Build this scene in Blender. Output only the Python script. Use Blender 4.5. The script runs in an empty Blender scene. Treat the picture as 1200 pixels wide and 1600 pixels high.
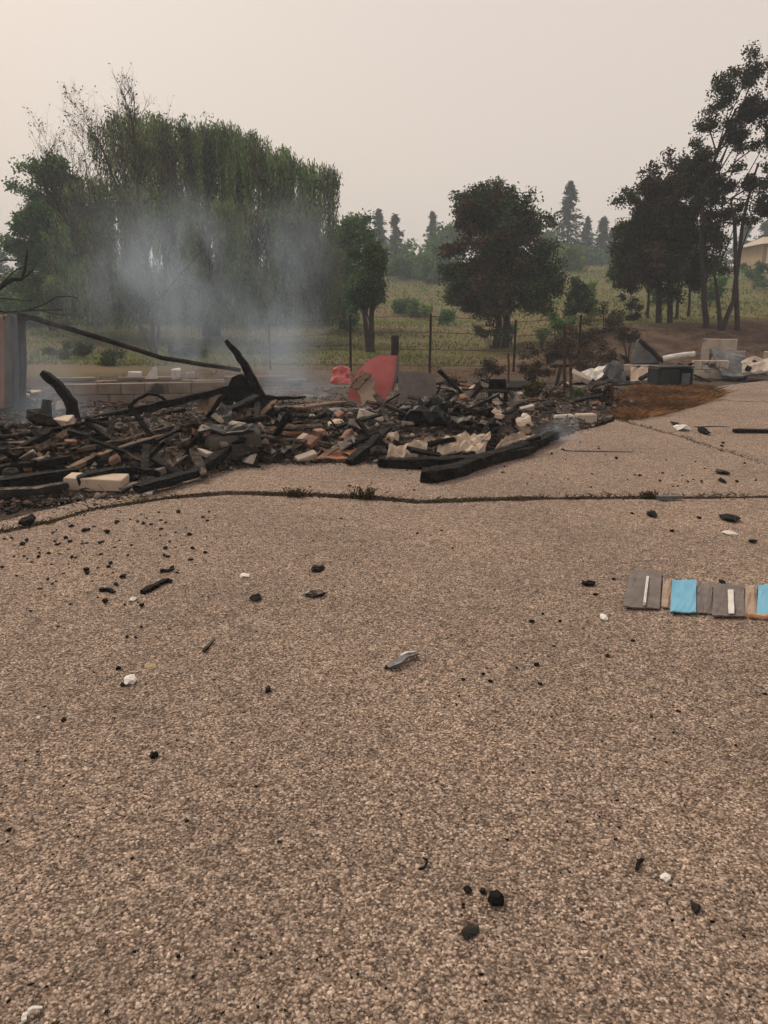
import bpy, math, random
import numpy as np
from mathutils import Vector, Matrix, noise

# ------------------------------------------------------------------ camera, sky, sun, exposure
random.seed(7)
rng = np.random.default_rng(7)
S = bpy.context.scene
COL = S.collection
CAM_H, FPX, HORIZON = 1.6, 1164.0, 490.0
TH = math.atan((800 - HORIZON) / FPX)
cam_d = bpy.data.cameras.new('camera'); cam = bpy.data.objects.new('camera', cam_d); COL.objects.link(cam)
cam.location = (0, 0, CAM_H); cam.rotation_euler = (math.pi / 2 - TH, 0, 0)
cam_d.sensor_width = 36; cam_d.sensor_height = 36; cam_d.sensor_fit = 'AUTO'
cam_d.lens = 36 * FPX / 1600; cam_d.clip_start = 0.05; cam_d.clip_end = 4000
S.camera = cam

SUN_EL, SUN_AZ = math.radians(48), math.radians(-38)      # azimuth from +Y towards +X: ahead and to the left
w = bpy.data.worlds.new('World'); S.world = w; w.use_nodes = True
wt = w.node_tree; wt.nodes.clear()
sky = wt.nodes.new('ShaderNodeTexSky'); sky.sky_type = 'NISHITA'; sky.sun_disc = False
sky.sun_elevation = SUN_EL; sky.sun_rotation = SUN_AZ; sky.dust_density = 8; sky.air_density = 1.5
veil = wt.nodes.new('ShaderNodeRGB'); veil.outputs[0].default_value = (5.75, 4.9, 4.3, 1)
mx = wt.nodes.new('ShaderNodeMix'); mx.data_type = 'RGBA'; mx.inputs[0].default_value = 0.88
bg = wt.nodes.new('ShaderNodeBackground'); bg.inputs[1].default_value = 0.1
wo = wt.nodes.new('ShaderNodeOutputWorld')
wt.links.new(sky.outputs[0], mx.inputs[6]); wt.links.new(veil.outputs[0], mx.inputs[7])
wt.links.new(mx.outputs[2], bg.inputs[0]); wt.links.new(bg.outputs[0], wo.inputs[0])
sd = bpy.data.lights.new('sun', 'SUN'); sd.energy = 1.5; sd.angle = math.radians(16); sd.color = (1, 0.86, 0.7)
sun = bpy.data.objects.new('sun', sd); COL.objects.link(sun)
sdir = Vector((math.sin(SUN_AZ) * math.cos(SUN_EL), math.cos(SUN_AZ) * math.cos(SUN_EL), math.sin(SUN_EL)))
sun.rotation_euler = sdir.to_track_quat('Z', 'Y').to_euler(); sun.location = (-20, 20, 40)
S.view_settings.view_transform = 'Standard'; S.view_settings.look = 'None'
S.view_settings.exposure = 0.5; S.view_settings.gamma = 1
S.render.engine = 'CYCLES'
S.cycles.use_denoising = True
S.cycles.max_bounces = 5; S.cycles.diffuse_bounces = 3; S.cycles.glossy_bounces = 2
S.cycles.transmission_bounces = 2; S.cycles.transparent_max_bounces = 6; S.cycles.volume_bounces = 1
S.cycles.volume_max_steps = 64
S.cycles.use_adaptive_sampling = True; S.cycles.adaptive_threshold = .03

# ------------------------------------------------------------------ geometry of the view: pixel of the 1200x1600 photo -> metres
CT, ST = math.cos(TH), math.sin(TH)
def ray(px, py):
    u = (px - 600) / FPX; v = (800 - py) / FPX
    return Vector((u, CT + v * ST, -ST + v * CT))
def P(px, py, z=0.0):
    d = ray(px, py); t = (z - CAM_H) / d.z
    return Vector((d.x * t, d.y * t, z))
def Q(px, py, D):
    d = ray(px, py); t = D / d.y
    return Vector((d.x * t, D, CAM_H + d.z * t))
def M_(D): return D / FPX                               # metres per photo pixel at distance D
def sst(a, b, x):
    t = min(1, max(0, (x - a) / (b - a))); return t * t * (3 - 2 * t)
def n3(x, y, z=0.0): return noise.noise(Vector((x, y, z)))

PROF = [(-50, 0), (24, 0), (34, .30), (50, 1.2), (70, 3.4), (90, 5.6), (115, 7.2), (170, 9.0), (400, 10), (3000, 10)]
def terrain(x, y):
    z = 0.0
    for (a, za), (b, zb) in zip(PROF, PROF[1:]):
        if a <= y <= b:
            z = za + (zb - za) * (y - a) / (b - a); break
    z += 1.15 * sst(4.5, 10, x) * sst(22.5, 29, y)
    z += (0.18 * n3(x * .13, y * .13) + 0.05 * n3(x * .6, y * .6)) * sst(20, 30, y)
    return z - 0.07 * (1 - sst(18, 24, y))               # soil lies below the paving

# ------------------------------------------------------------------ materials
def new_mat(name):
    m = bpy.data.materials.new(name); m.use_nodes = True; nt = m.node_tree; nt.nodes.clear()
    o = nt.nodes.new('ShaderNodeOutputMaterial'); return m, nt, o
def ramp(nt, stops, interp='LINEAR'):
    r = nt.nodes.new('ShaderNodeValToRGB'); e = r.color_ramp; e.interpolation = interp
    while len(e.elements) < len(stops): e.elements.new(0.5)
    for el, (p, c) in zip(e.elements, stops):
        el.position = p; el.color = (*c, 1)
    return r
def mapping(nt, stretch=(1, 1, 1), world=False):
    if world:
        g = nt.nodes.new('ShaderNodeNewGeometry'); src = g.outputs['Position']
    else:
        tc = nt.nodes.new('ShaderNodeTexCoord'); src = tc.outputs['Object']
    mp = nt.nodes.new('ShaderNodeMapping'); mp.inputs['Scale'].default_value = stretch
    nt.links.new(src, mp.inputs['Vector'])
    if not world:
        oi = nt.nodes.new('ShaderNodeObjectInfo'); cb = nt.nodes.new('ShaderNodeVectorMath'); cb.operation = 'SCALE'
        cb.inputs[0].default_value = (37, 53, 71); nt.links.new(oi.outputs['Random'], cb.inputs['Scale'])
        nt.links.new(cb.outputs[0], mp.inputs['Location'])
    return mp
def nz(nt, mp, scale, detail=5, rough=.6):
    n = nt.nodes.new('ShaderNodeTexNoise'); n.inputs['Scale'].default_value = scale
    n.inputs['Detail'].default_value = detail; n.inputs['Roughness'].default_value = rough
    nt.links.new(mp.outputs[0], n.inputs['Vector']); return n
def mixc(nt, fac, a, b, blend='MIX'):
    m = nt.nodes.new('ShaderNodeMix'); m.data_type = 'RGBA'; m.blend_type = blend
    for sock, val in ((m.inputs[0], fac), (m.inputs[6], a), (m.inputs[7], b)):
        if isinstance(val, (int, float)): sock.default_value = val
        elif isinstance(val, tuple): sock.default_value = (*val, 1)
        else: nt.links.new(val, sock)
    return m.outputs[2]
def surf(name, stops, scale=6, stretch=(1, 1, 1), rough=.85, bump=.4, bscale=25, metal=0, dust=None, spots=None, crack=0, island=None, spec=.3):
    """procedural surface: noise colour ramp, optional blotches, settled ash, cracked relief"""
    m, nt, o = new_mat(name); mp = mapping(nt, stretch)
    n = nz(nt, mp, scale); r = ramp(nt, stops); nt.links.new(n.outputs[0], r.inputs[0]); c = r.outputs[0]
    if island:
        g = nt.nodes.new('ShaderNodeNewGeometry'); ri = ramp(nt, island, 'CONSTANT')
        nt.links.new(g.outputs['Random Per Island'], ri.inputs[0]); c = mixc(nt, .75, c, ri.outputs[0])
    if spots:
        n2 = nz(nt, mp, spots[1], 4); r2 = ramp(nt, [(spots[2], (0, 0, 0)), (spots[2] + .08, (1, 1, 1))])
        nt.links.new(n2.outputs[0], r2.inputs[0]); c = mixc(nt, r2.outputs[0], c, spots[0])
    if dust:
        g = nt.nodes.new('ShaderNodeNewGeometry'); sx = nt.nodes.new('ShaderNodeSeparateXYZ'); nt.links.new(g.outputs['Normal'], sx.inputs[0])
        n3_ = nz(nt, mp, 9, 6, .7); mu = nt.nodes.new('ShaderNodeMath'); mu.operation = 'MULTIPLY'
        nt.links.new(sx.outputs[2], mu.inputs[0]); nt.links.new(n3_.outputs[0], mu.inputs[1])
        rd = ramp(nt, [(dust[1], (0, 0, 0)), (dust[1] + .16, (1, 1, 1))]); nt.links.new(mu.outputs[0], rd.inputs[0])
        c = mixc(nt, rd.outputs[0], c, dust[0])
    b = nt.nodes.new('ShaderNodeBsdfPrincipled'); nt.links.new(c, b.inputs['Base Color'])
    b.inputs['Roughness'].default_value = rough; b.inputs['Metallic'].default_value = metal
    b.inputs['Specular IOR Level'].default_value = spec
    if bump:
        bm = nt.nodes.new('ShaderNodeBump'); bm.inputs['Strength'].default_value = bump; bm.inputs['Distance'].default_value = .02
        n4 = nz(nt, mp, bscale, 6, .65); h = n4.outputs[0]
        if crack:
            v = nt.nodes.new('ShaderNodeTexVoronoi'); v.feature = 'DISTANCE_TO_EDGE'; v.inputs['Scale'].default_value = crack
            nt.links.new(mp.outputs[0], v.inputs['Vector'])
            rv = ramp(nt, [(0, (0, 0, 0)), (.12, (1, 1, 1))]); nt.links.new(v.outputs[0], rv.inputs[0])
            ad = nt.nodes.new('ShaderNodeMath'); ad.operation = 'MULTIPLY_ADD'; ad.inputs[1].default_value = .6
            nt.links.new(rv.outputs[0], ad.inputs[0]); nt.links.new(h, ad.inputs[2]); h = ad.outputs[0]
        nt.links.new(h, bm.inputs['Height']); nt.links.new(bm.outputs[0], b.inputs['Normal'])
    nt.links.new(b.outputs[0], o.inputs[0]); return m
def leafmat(name, stops, trans=.25):
    m, nt, o = new_mat(name); g = nt.nodes.new('ShaderNodeNewGeometry'); r = ramp(nt, stops)
    nt.links.new(g.outputs['Random Per Island'], r.inputs[0])
    mp = mapping(nt, world=True); n = nz(nt, mp, .9, 3)
    rr = ramp(nt, [(.32, (.45, .45, .48)), (.68, (1.45, 1.45, 1.3))]); nt.links.new(n.outputs[0], rr.inputs[0])
    c = mixc(nt, 1.0, r.outputs[0], rr.outputs[0], 'MULTIPLY')
    d = nt.nodes.new('ShaderNodeBsdfDiffuse'); t = nt.nodes.new('ShaderNodeBsdfTranslucent'); x = nt.nodes.new('ShaderNodeMixShader')
    x.inputs[0].default_value = trans
    nt.links.new(c, d.inputs[0]); nt.links.new(c, t.inputs[0]); nt.links.new(d.outputs[0], x.inputs[1]); nt.links.new(t.outputs[0], x.inputs[2])
    nt.links.new(x.outputs[0], o.inputs[0]); return m

ASH = (.25, .225, .20)
MT = {}
MT['char'] = surf('charred_wood', [(.3, (.004, .004, .004)), (.6, (.014, .013, .012)), (.8, (.045, .04, .036))], 7, (1, 1, 1), .75, .9, 18, crack=14, dust=((.07, .065, .06), .56), spec=.10)
MT['char_ash'] = surf('charred_wood_with_ash', [(.3, (.008, .007, .007)), (.6, (.035, .03, .026)), (.8, (.11, .09, .075))], 6, rough=.9, bump=.8, bscale=20, crack=11, dust=((.19, .17, .15), .47), spec=.15)
MT['scorched'] = surf('scorched_wood', [(.25, (.012, .009, .007)), (.45, (.05, .032, .022)), (.65, (.14, .088, .058)), (.85, (.26, .18, .12))], 3.5, (3, 3, 3), .9, .7, 30, spots=((.010, .009, .008), 5, .48))
MT['tan_wood'] = surf('bare_tan_wood', [(.3, (.10, .066, .045)), (.6, (.25, .17, .115)), (.85, (.40, .30, .21))], 6, rough=.9, bump=.6, bscale=30, spots=((.018, .014, .011), 6, .52))
MT['orange_wood'] = surf('orange_scorched_board', [(.3, (.16, .06, .028)), (.7, (.34, .15, .075))], 5, rough=.85, spots=((.025, .018, .014), 7, .53))
MT['plaster'] = surf('cream_plaster', [(.3, (.30, .24, .18)), (.6, (.52, .42, .33)), (.85, (.60, .52, .43))], 4, rough=.9, bump=.6, bscale=18, spots=((.08, .055, .04), 3.2, .58))
MT['cream'] = surf('cream_board', [(.3, (.40, .31, .23)), (.7, (.52, .42, .32))], 4, rough=.8, bump=.3, spots=((.15, .11, .08), 5, .66))
MT['white'] = surf('dirty_white', [(.3, (.50, .47, .43)), (.7, (.72, .69, .65))], 6, rough=.7, bump=.4, spots=((.10, .09, .08), 7, .63))
MT['brick'] = surf('burned_brick', [(.3, (.14, .075, .05)), (.6, (.30, .17, .12)), (.85, (.42, .30, .23))], 8, rough=.95, bump=.6, bscale=40, dust=(ASH, .5), spots=((.03, .026, .022), 9, .6))
MT['concrete'] = surf('sooty_concrete', [(.3, (.17, .135, .11)), (.6, (.27, .22, .18)), (.85, (.33, .28, .235))], 2.5, rough=.95, bump=.5, bscale=50, spots=((.07, .058, .05), 1.4, .58))
MT['block'] = surf('pale_block', [(.3, (.34, .28, .23)), (.7, (.56, .48, .40))], 3, rough=.95, bump=.5, bscale=50, spots=((.06, .05, .042), 2.2, .60))
MT['grey_metal'] = surf('sooty_grey_metal', [(.3, (.07, .066, .06)), (.7, (.15, .14, .128))], 3, rough=.6, bump=.2, bscale=12, metal=.2, dust=(ASH, .52))
MT['sooty'] = surf('soot_brown_metal', [(.3, (.035, .03, .026)), (.6, (.085, .075, .065)), (.85, (.15, .13, .115))], 2.2, rough=.7, bump=.4, bscale=9, metal=.1, dust=(ASH, .52), spots=((.015, .013, .012), 3, .56))
MT['dark_metal'] = surf('blackened_metal', [(.3, (.008, .009, .009)), (.7, (.035, .036, .036))], 4, rough=.5, bump=.3, bscale=14, metal=.3, dust=((.14, .135, .12), .5))
MT['slate'] = surf('blue_grey_sheet', [(.3, (.045, .048, .052)), (.7, (.13, .135, .14))], 3, rough=.6, bump=.5, bscale=9, metal=.2, dust=(ASH, .5))
MT['rust'] = surf('rusty_steel', [(.3, (.03, .016, .010)), (.6, (.085, .042, .024)), (.85, (.14, .07, .04))], 12, rough=.9, bump=.5, bscale=60)
MT['red'] = surf('scorched_red_sheet', [(.3, (.44, .11, .105)), (.6, (.56, .165, .155)), (.85, (.62, .24, .22))], 2.2, rough=.6, bump=.25, bscale=8, spots=((.16, .05, .035), 3.2, .68))
MT['pink'] = surf('scorched_pink_panel', [(.3, (.26, .15, .125)), (.7, (.36, .22, .18))], 3, rough=.8, bump=.3)
MT['bark'] = surf('dark_bark', [(.3, (.018, .014, .011)), (.7, (.055, .043, .034))], 6, (2, 2, .6), .95, .7, 20)
MT['bare_bark'] = surf('dead_grey_bark', [(.3, (.05, .044, .04)), (.7, (.11, .098, .088))], 6, (2, 2, .6), .95, .5, 20)
MT['burnt_bark'] = surf('burnt_bark', [(.3, (.010, .009, .008)), (.7, (.03, .026, .022))], 6, rough=.95, bump=.6)
MT['blue'] = surf('pale_blue_glaze', [(.3, (.12, .34, .50)), (.7, (.17, .42, .58))], 5, rough=.5, bump=.15, spots=((.30, .42, .50), 6, .66))
MT['panel_grey'] = surf('brown_grey_panel', [(.3, (.115, .095, .088)), (.7, (.175, .15, .14))], 9, rough=.75, bump=.25, bscale=40, spots=((.05, .042, .038), 14, .64))
MT['panel_tan'] = surf('tan_panel', [(.3, (.26, .19, .14)), (.7, (.40, .30, .225))], 9, rough=.75, bump=.3, bscale=40)
MT['ember_tan'] = surf('orange_tan_roll', [(.3, (.40, .22, .13)), (.7, (.55, .34, .22))], 7, rough=.7, bump=.2)
MT['ochre'] = surf('ochre_render', [(.3, (.36, .24, .13)), (.7, (.43, .31, .18))], 2, rough=.9, bump=.1)
MT['roof_tan'] = surf('tan_roof', [(.3, (.40, .32, .24)), (.7, (.5, .42, .33))], 3, rough=.9, bump=.1)
MT['glass'] = surf('dark_window', [(.3, (.03, .035, .04)), (.7, (.05, .055, .06))], 3, rough=.15, bump=0)
MT['yellow_stone'] = surf('stained_scrap', [(.3, (.25, .19, .10)), (.7, (.38, .30, .18))], 7, rough=.8, bump=.3)
frag_cols = [(0, (.010, .009, .008)), (.34, (.035, .029, .025)), (.50, (.09, .068, .052)), (.64, (.19, .125, .09)), (.76, (.30, .215, .16)), (.88, (.20, .18, .16)), (.95, (.46, .40, .34))]
MT['frags'] = surf('mixed_rubble', [(.3, (.02, .016, .013)), (.7, (.2, .16, .13))], 14, rough=.95, bump=.4, bscale=40, island=frag_cols)
MT['splint'] = surf('burned_splinters', [(.3, (.01, .009, .008)), (.7, (.10, .075, .055))], 9, rough=.95, bump=.3, island=[(0, (.008, .007, .007)), (.5, (.03, .025, .021)), (.65, (.10, .066, .045)), (.82, (.24, .165, .115)), (.94, (.38, .30, .23))])
MT['ash'] = surf('ash_and_cinders', [(.22, (.010, .009, .008)), (.42, (.045, .037, .031)), (.58, (.13, .098, .077)), (.72, (.23, .175, .135)), (.85, (.33, .28, .235))], 3.2, rough=.97, bump=1.0, bscale=22, spots=((.014, .012, .011), 1.6, .54))
MT['dirt'] = surf('crack_dirt', [(.3, (.03, .022, .016)), (.7, (.085, .062, .046))], 14, rough=1, bump=.8, bscale=40)
MT['chips'] = surf('loose_chips', [(.3, (.12, .09, .07)), (.7, (.3, .24, .19))], 30, rough=.95, bump=.2, island=[(0, (.07, .052, .04)), (.25, (.20, .152, .12)), (.5, (.31, .24, .19)), (.75, (.42, .335, .27)), (.95, (.54, .46, .38))])
MT['willow'] = leafmat('willow_leaf', [(0, (0.0941, 0.1482, 0.0659)), (0.5, (0.1552, 0.2381, 0.0941)), (1, (0.2468, 0.3493, 0.1364))])
MT['willow_olive'] = leafmat('willow_leaf_olive', [(0, (0.0924, 0.1142, 0.0493)), (0.5, (0.1602, 0.1882, 0.0801)), (1, (0.2464, 0.2755, 0.1232))])
MT['willow_grey'] = leafmat('willow_leaf_grey', [(0, (0.06, 0.066, 0.0504)), (0.5, (0.102, 0.108, 0.0816)), (1, (0.168, 0.168, 0.132))])
MT['green'] = leafmat('green_leaf', [(0, (0.0594, 0.1224, 0.0462)), (0.5, (0.0957, 0.18, 0.0693)), (1, (0.1518, 0.252, 0.099))])
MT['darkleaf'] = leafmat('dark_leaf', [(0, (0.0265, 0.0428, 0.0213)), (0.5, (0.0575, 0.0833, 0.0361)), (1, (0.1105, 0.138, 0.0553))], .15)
MT['brownleaf'] = leafmat('scorched_leaf', [(0, (0.0336, 0.024, 0.0168)), (0.5, (0.0744, 0.0528, 0.036)), (1, (0.138, 0.0912, 0.06))], .15)
MT['rightleaf'] = leafmat('heat_dried_leaf', [(0, (0.0208, 0.0243, 0.015)), (0.5, (0.0442, 0.05, 0.0275)), (1, (0.0884, 0.0837, 0.0475))], .15)
MT['brightleaf'] = leafmat('fresh_shrub_leaf', [(0, (0.087, 0.145, 0.0362)), (0.5, (0.145, 0.2248, 0.058)), (1, (0.2175, 0.29, 0.087))], .3)
MT['conifer'] = leafmat('conifer_needles', [(0, (0.0211, 0.0343, 0.0264)), (0.5, (0.0396, 0.0607, 0.0449)), (1, (0.066, 0.0924, 0.0634))], .1)
MT['grass'] = leafmat('field_grass', [(0, (0.0687, 0.0936, 0.0256)), (0.5, (0.1186, 0.1482, 0.0426)), (1, (0.1998, 0.2184, 0.0739))], .3)
MT['dry'] = leafmat('dry_grass', [(0, (.10, .05, .026)), (.5, (.20, .105, .055)), (1, (.30, .18, .10))], .2)
MT['weed'] = leafmat('crack_weed', [(0, (.03, .026, .014)), (.5, (.07, .058, .028)), (1, (.13, .10, .05))], .2)

def asphalt_mat():
    m, nt, o = new_mat('chip_seal_asphalt'); tc = nt.nodes.new('ShaderNodeNewGeometry')
    mp = nt.nodes.new('ShaderNodeMapping'); nt.links.new(tc.outputs['Position'], mp.inputs[0])
    dn = nz(nt, mp, 40, 2); wv = nt.nodes.new('ShaderNodeVectorMath'); wv.operation = 'MULTIPLY_ADD'
    wv.inputs[1].default_value = (.018, .018, 0); nt.links.new(dn.outputs['Color'], wv.inputs[0]); nt.links.new(mp.outputs[0], wv.inputs[2])
    v = nt.nodes.new('ShaderNodeTexVoronoi'); v.inputs['Scale'].default_value = 122; nt.links.new(wv.outputs[0], v.inputs['Vector'])
    v2 = nt.nodes.new('ShaderNodeTexVoronoi'); v2.inputs['Scale'].default_value = 31; nt.links.new(wv.outputs[0], v2.inputs['Vector'])
    sp = nt.nodes.new('ShaderNodeSeparateColor'); nt.links.new(v.outputs['Color'], sp.inputs[0])
    r = ramp(nt, [(0, (.085, .063, .050)), (.25, (.205, .156, .124)), (.55, (.315, .242, .193)), (.85, (.415, .330, .268)), (1, (.56, .46, .38))])
    nt.links.new(sp.outputs[0], r.inputs[0])
    gap = ramp(nt, [(.34, (1, 1, 1)), (.78, (.42, .40, .39))]); nt.links.new(v.outputs['Distance'], gap.inputs[0])
    c = mixc(nt, 1.0, r.outputs[0], gap.outputs[0], 'MULTIPLY')
    sp2 = nt.nodes.new('ShaderNodeSeparateColor'); nt.links.new(v2.outputs['Color'], sp2.inputs[0])
    r3 = ramp(nt, [(0, (.78, .78, .78)), (1, (1.2, 1.19, 1.18))]); nt.links.new(sp2.outputs[1], r3.inputs[0])
    c = mixc(nt, 1.0, c, r3.outputs[0], 'MULTIPLY')
    fn = nz(nt, mp, 420, 3, .7); rf_ = ramp(nt, [(.3, (.72, .71, .70)), (.7, (1.28, 1.27, 1.26))]); nt.links.new(fn.outputs[0], rf_.inputs[0]); c = mixc(nt, 1.0, c, rf_.outputs[0], 'MULTIPLY')
    big = nz(nt, mp, .55, 6, .62); rb = ramp(nt, [(.32, (.83, .82, .81)), (.5, (1.04, 1.035, 1.03)), (.68, (1.20, 1.17, 1.13))]); nt.links.new(big.outputs[0], rb.inputs[0])
    c = mixc(nt, 1.0, c, rb.outputs[0], 'MULTIPLY')
    so = nz(nt, mp, 2.3, 7, .72); rs = ramp(nt, [(.60, (1, 1, 1)), (.74, (.58, .56, .55))]); nt.links.new(so.outputs[0], rs.inputs[0])
    c = mixc(nt, 1.0, c, rs.outputs[0], 'MULTIPLY')
    b = nt.nodes.new('ShaderNodeBsdfPrincipled'); b.inputs['Roughness'].default_value = .92; b.inputs['Specular IOR Level'].default_value = .2
    nt.links.new(c, b.inputs['Base Color'])
    bm = nt.nodes.new('ShaderNodeBump'); bm.inputs['Strength'].default_value = .8; bm.inputs['Distance'].default_value = .004; bm.invert = True
    nt.links.new(v.outputs['Distance'], bm.inputs['Height']); nt.links.new(bm.outputs[0], b.inputs['Normal'])
    nt.links.new(b.outputs[0], o.inputs[0]); return m
MT['asphalt'] = asphalt_mat()

def ground_mat():
    m, nt, o = new_mat('field_and_burned_soil'); mp = mapping(nt, world=True)
    sx = nt.nodes.new('ShaderNodeSeparateXYZ'); nt.links.new(mp.outputs[0], sx.inputs[0])
    n1 = nz(nt, mp, .22, 6, .65); n2 = nz(nt, mp, 1.7, 7, .7); n4 = nz(nt, mp, 9, 6, .7)
    soil = ramp(nt, [(.28, (.035, .024, .018)), (.45, (.085, .056, .041)), (.6, (.13, .09, .066)), (.78, (.19, .14, .105))]); nt.links.new(n2.outputs[0], soil.inputs[0])
    gr = ramp(nt, [(.28, (.058, .066, .026)), (.45, (.10, .11, .042)), (.6, (.15, .145, .06)), (.8, (.21, .175, .09))]); nt.links.new(n4.outputs[0], gr.inputs[0])
    mpb = mapping(nt, (.05, .30, .3), True); nb = nz(nt, mpb, 1.0, 4); band = ramp(nt, [(.46, (0, 0, 0)), (.62, (1, 1, 1))]); nt.links.new(nb.outputs[0], band.inputs[0])
    # burned zone near the ruin and on the right bank, unburned meadow farther off
    a = nt.nodes.new('ShaderNodeMath'); a.operation = 'MULTIPLY_ADD'; a.inputs[1].default_value = -.55
    nt.links.new(sx.outputs[0], a.inputs[0]); nt.links.new(sx.outputs[1], a.inputs[2])
    b2 = nt.nodes.new('ShaderNodeMath'); b2.operation = 'MULTIPLY_ADD'; b2.inputs[1].default_value = 14
    nt.links.new(n1.outputs[0], b2.inputs[0]); nt.links.new(a.outputs[0], b2.inputs[2])
    mr = nt.nodes.new('ShaderNodeMapRange'); mr.inputs[1].default_value = 28; mr.inputs[2].default_value = 33
    nt.links.new(b2.outputs[0], mr.inputs[0])
    c = mixc(nt, mr.outputs[0], soil.outputs[0], mixc(nt, band.outputs[0], gr.outputs[0], (.17, .125, .08)))
    b = nt.nodes.new('ShaderNodeBsdfPrincipled'); b.inputs['Roughness'].default_value = 1; b.inputs['Specular IOR Level'].default_value = .05
    nt.links.new(c, b.inputs['Base Color'])
    bm = nt.nodes.new('ShaderNodeBump'); bm.inputs['Strength'].default_value = .8; bm.inputs['Distance'].default_value = .08
    nt.links.new(n4.outputs[0], bm.inputs['Height']); nt.links.new(bm.outputs[0], b.inputs['Normal'])
    nt.links.new(b.outputs[0], o.inputs[0]); return m
MT['ground'] = ground_mat()

# ------------------------------------------------------------------ mesh helpers
def props(o, label=None, cat=None, group=None, kind=None):
    if label: o['label'] = label
    if cat: o['category'] = cat
    if group: o['group'] = group
    if kind: o['kind'] = kind
    return o
def thing(name, label, cat, loc, group=None):
    o = bpy.data.objects.new(name, None); COL.objects.link(o); o.location = loc; o.empty_display_size = .2
    return props(o, label, cat, group)
def world_loc(o):
    l = o.location.copy()
    while o.parent: o = o.parent; l += o.location
    return l
class MB:
    def __init__(s): s.v = []; s.f = []
    def add(s, vs, fs):
        b = len(s.v); s.v += [tuple(v) for v in vs]; s.f += [tuple(i + b for i in f) for f in fs]; return s
    def loft(s, pts, radii, n=6, jit=0.0, shape='round', flat=1.0, twist=0.0, up=None):
        """tube (round) or timber (square) along a path; radii per point; flat squeezes the second axis"""
        pts = [Vector(p) for p in pts]; k = len(pts); rings = []; base = len(s.v)
        prev = None
        for i, p in enumerate(pts):
            t = (pts[min(i + 1, k - 1)] - pts[max(i - 1, 0)]).normalized()
            ref = up or Vector((0, 0, 1))
            if abs(t.dot(ref)) > .95: ref = Vector((1, 0, 0)) if abs(t.x) < .9 else Vector((0, 1, 0))
            a = t.cross(ref).normalized() if prev is None else (prev - t * prev.dot(t)).normalized(); prev = a
            b = t.cross(a); r = radii[i] if hasattr(radii, '__len__') else radii
            if shape == 'square':
                prof = [(1, 1), (0, 1.04), (-1, 1), (-1.03, 0), (-1, -1), (0, -1.02), (1, -1), (1.03, 0)]
            else:
                prof = [(math.cos(2 * math.pi * j / n), math.sin(2 * math.pi * j / n)) for j in range(n)]
            for (ca, cb) in prof:
                q = 1 + (random.uniform(-jit, jit) if jit else 0)
                s.v.append(tuple(p + a * (ca * r * q) + b * (cb * r * flat * q)))
            rings.append(len(prof))
        m = rings[0]
        for i in range(k - 1):
            for j in range(m):
                s.f.append((base + i * m + j, base + i * m + (j + 1) % m, base + (i + 1) * m + (j + 1) % m, base + (i + 1) * m + j))
        s.f.append(tuple(base + j for j in range(m))[::-1]); s.f.append(tuple(base + (k - 1) * m + j for j in range(m)))
        return s
    def box(s, c, size, rz=0, jit=0.0, tilt=(0, 0), bev=0.0):
        c = Vector(c); R = Matrix.Rotation(rz, 3, 'Z') @ Matrix.Rotation(tilt[0], 3, 'X') @ Matrix.Rotation(tilt[1], 3, 'Y')
        hx, hy, hz = size[0] / 2, size[1] / 2, size[2] / 2; b = min(bev or .12 * min(size), .49 * min(size)); vs = []
        corner = {}
        for sx in (-1, 1):
            for sy in (-1, 1):
                for sz in (-1, 1):
                    j = [random.uniform(-jit, jit) for _ in range(3)]
                    for ax in range(3):
                        h = [hx, hy, hz]; p = [sx * (hx - b), sy * (hy - b), sz * (hz - b)]
                        p[ax] = (sx, sy, sz)[ax] * h[ax]
                        p = [p[i] + j[i] for i in range(3)]
                        corner[(sx, sy, sz, ax)] = len(vs); vs.append(c + R @ Vector(p))
        fs = []
        for ax in range(3):
            o1, o2 = [i for i in range(3) if i != ax]
            for sg in (-1, 1):
                q = []
                for (a, b_) in ((-1, -1), (1, -1), (1, 1), (-1, 1)):
                    k = [0, 0, 0]; k[ax] = sg; k[o1] = a; k[o2] = b_; q.append(corner[(*k, ax)])
                fs.append(tuple(q))
        for ax in range(3):                                   # edge bevels
            o1, o2 = [i for i in range(3) if i != ax]
            for a in (-1, 1):
                for b_ in (-1, 1):
                    k0 = [0, 0, 0]; k1 = [0, 0, 0]; k0[ax] = -1; k1[ax] = 1
                    for k in (k0, k1): k[o1] = a; k[o2] = b_
                    fs.append((corner[(*k0, o1)], corner[(*k1, o1)], corner[(*k1, o2)], corner[(*k0, o2)]))
        for sx in (-1, 1):
            for sy in (-1, 1):
                for sz in (-1, 1): fs.append(tuple(corner[(sx, sy, sz, ax)] for ax in range(3)))
        return s.add(vs, fs)
    def rock(s, c, size, sub=1, jit=.28, rz=0):
        vs, fs = ICO[sub]; R = Matrix.Rotation(rz, 3, 'Z'); c = Vector(c)
        o = random.uniform(0, 90)
        out = []
        for v in vs:
            k = 1 + jit * 2 * n3(v[0] * 1.7 + o, v[1] * 1.7, v[2] * 1.7) + random.uniform(-jit, jit) * .35
            out.append(c + R @ Vector((v[0] * size[0] * k, v[1] * size[1] * k, v[2] * size[2] * k)))
        return s.add(out, fs)
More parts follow.
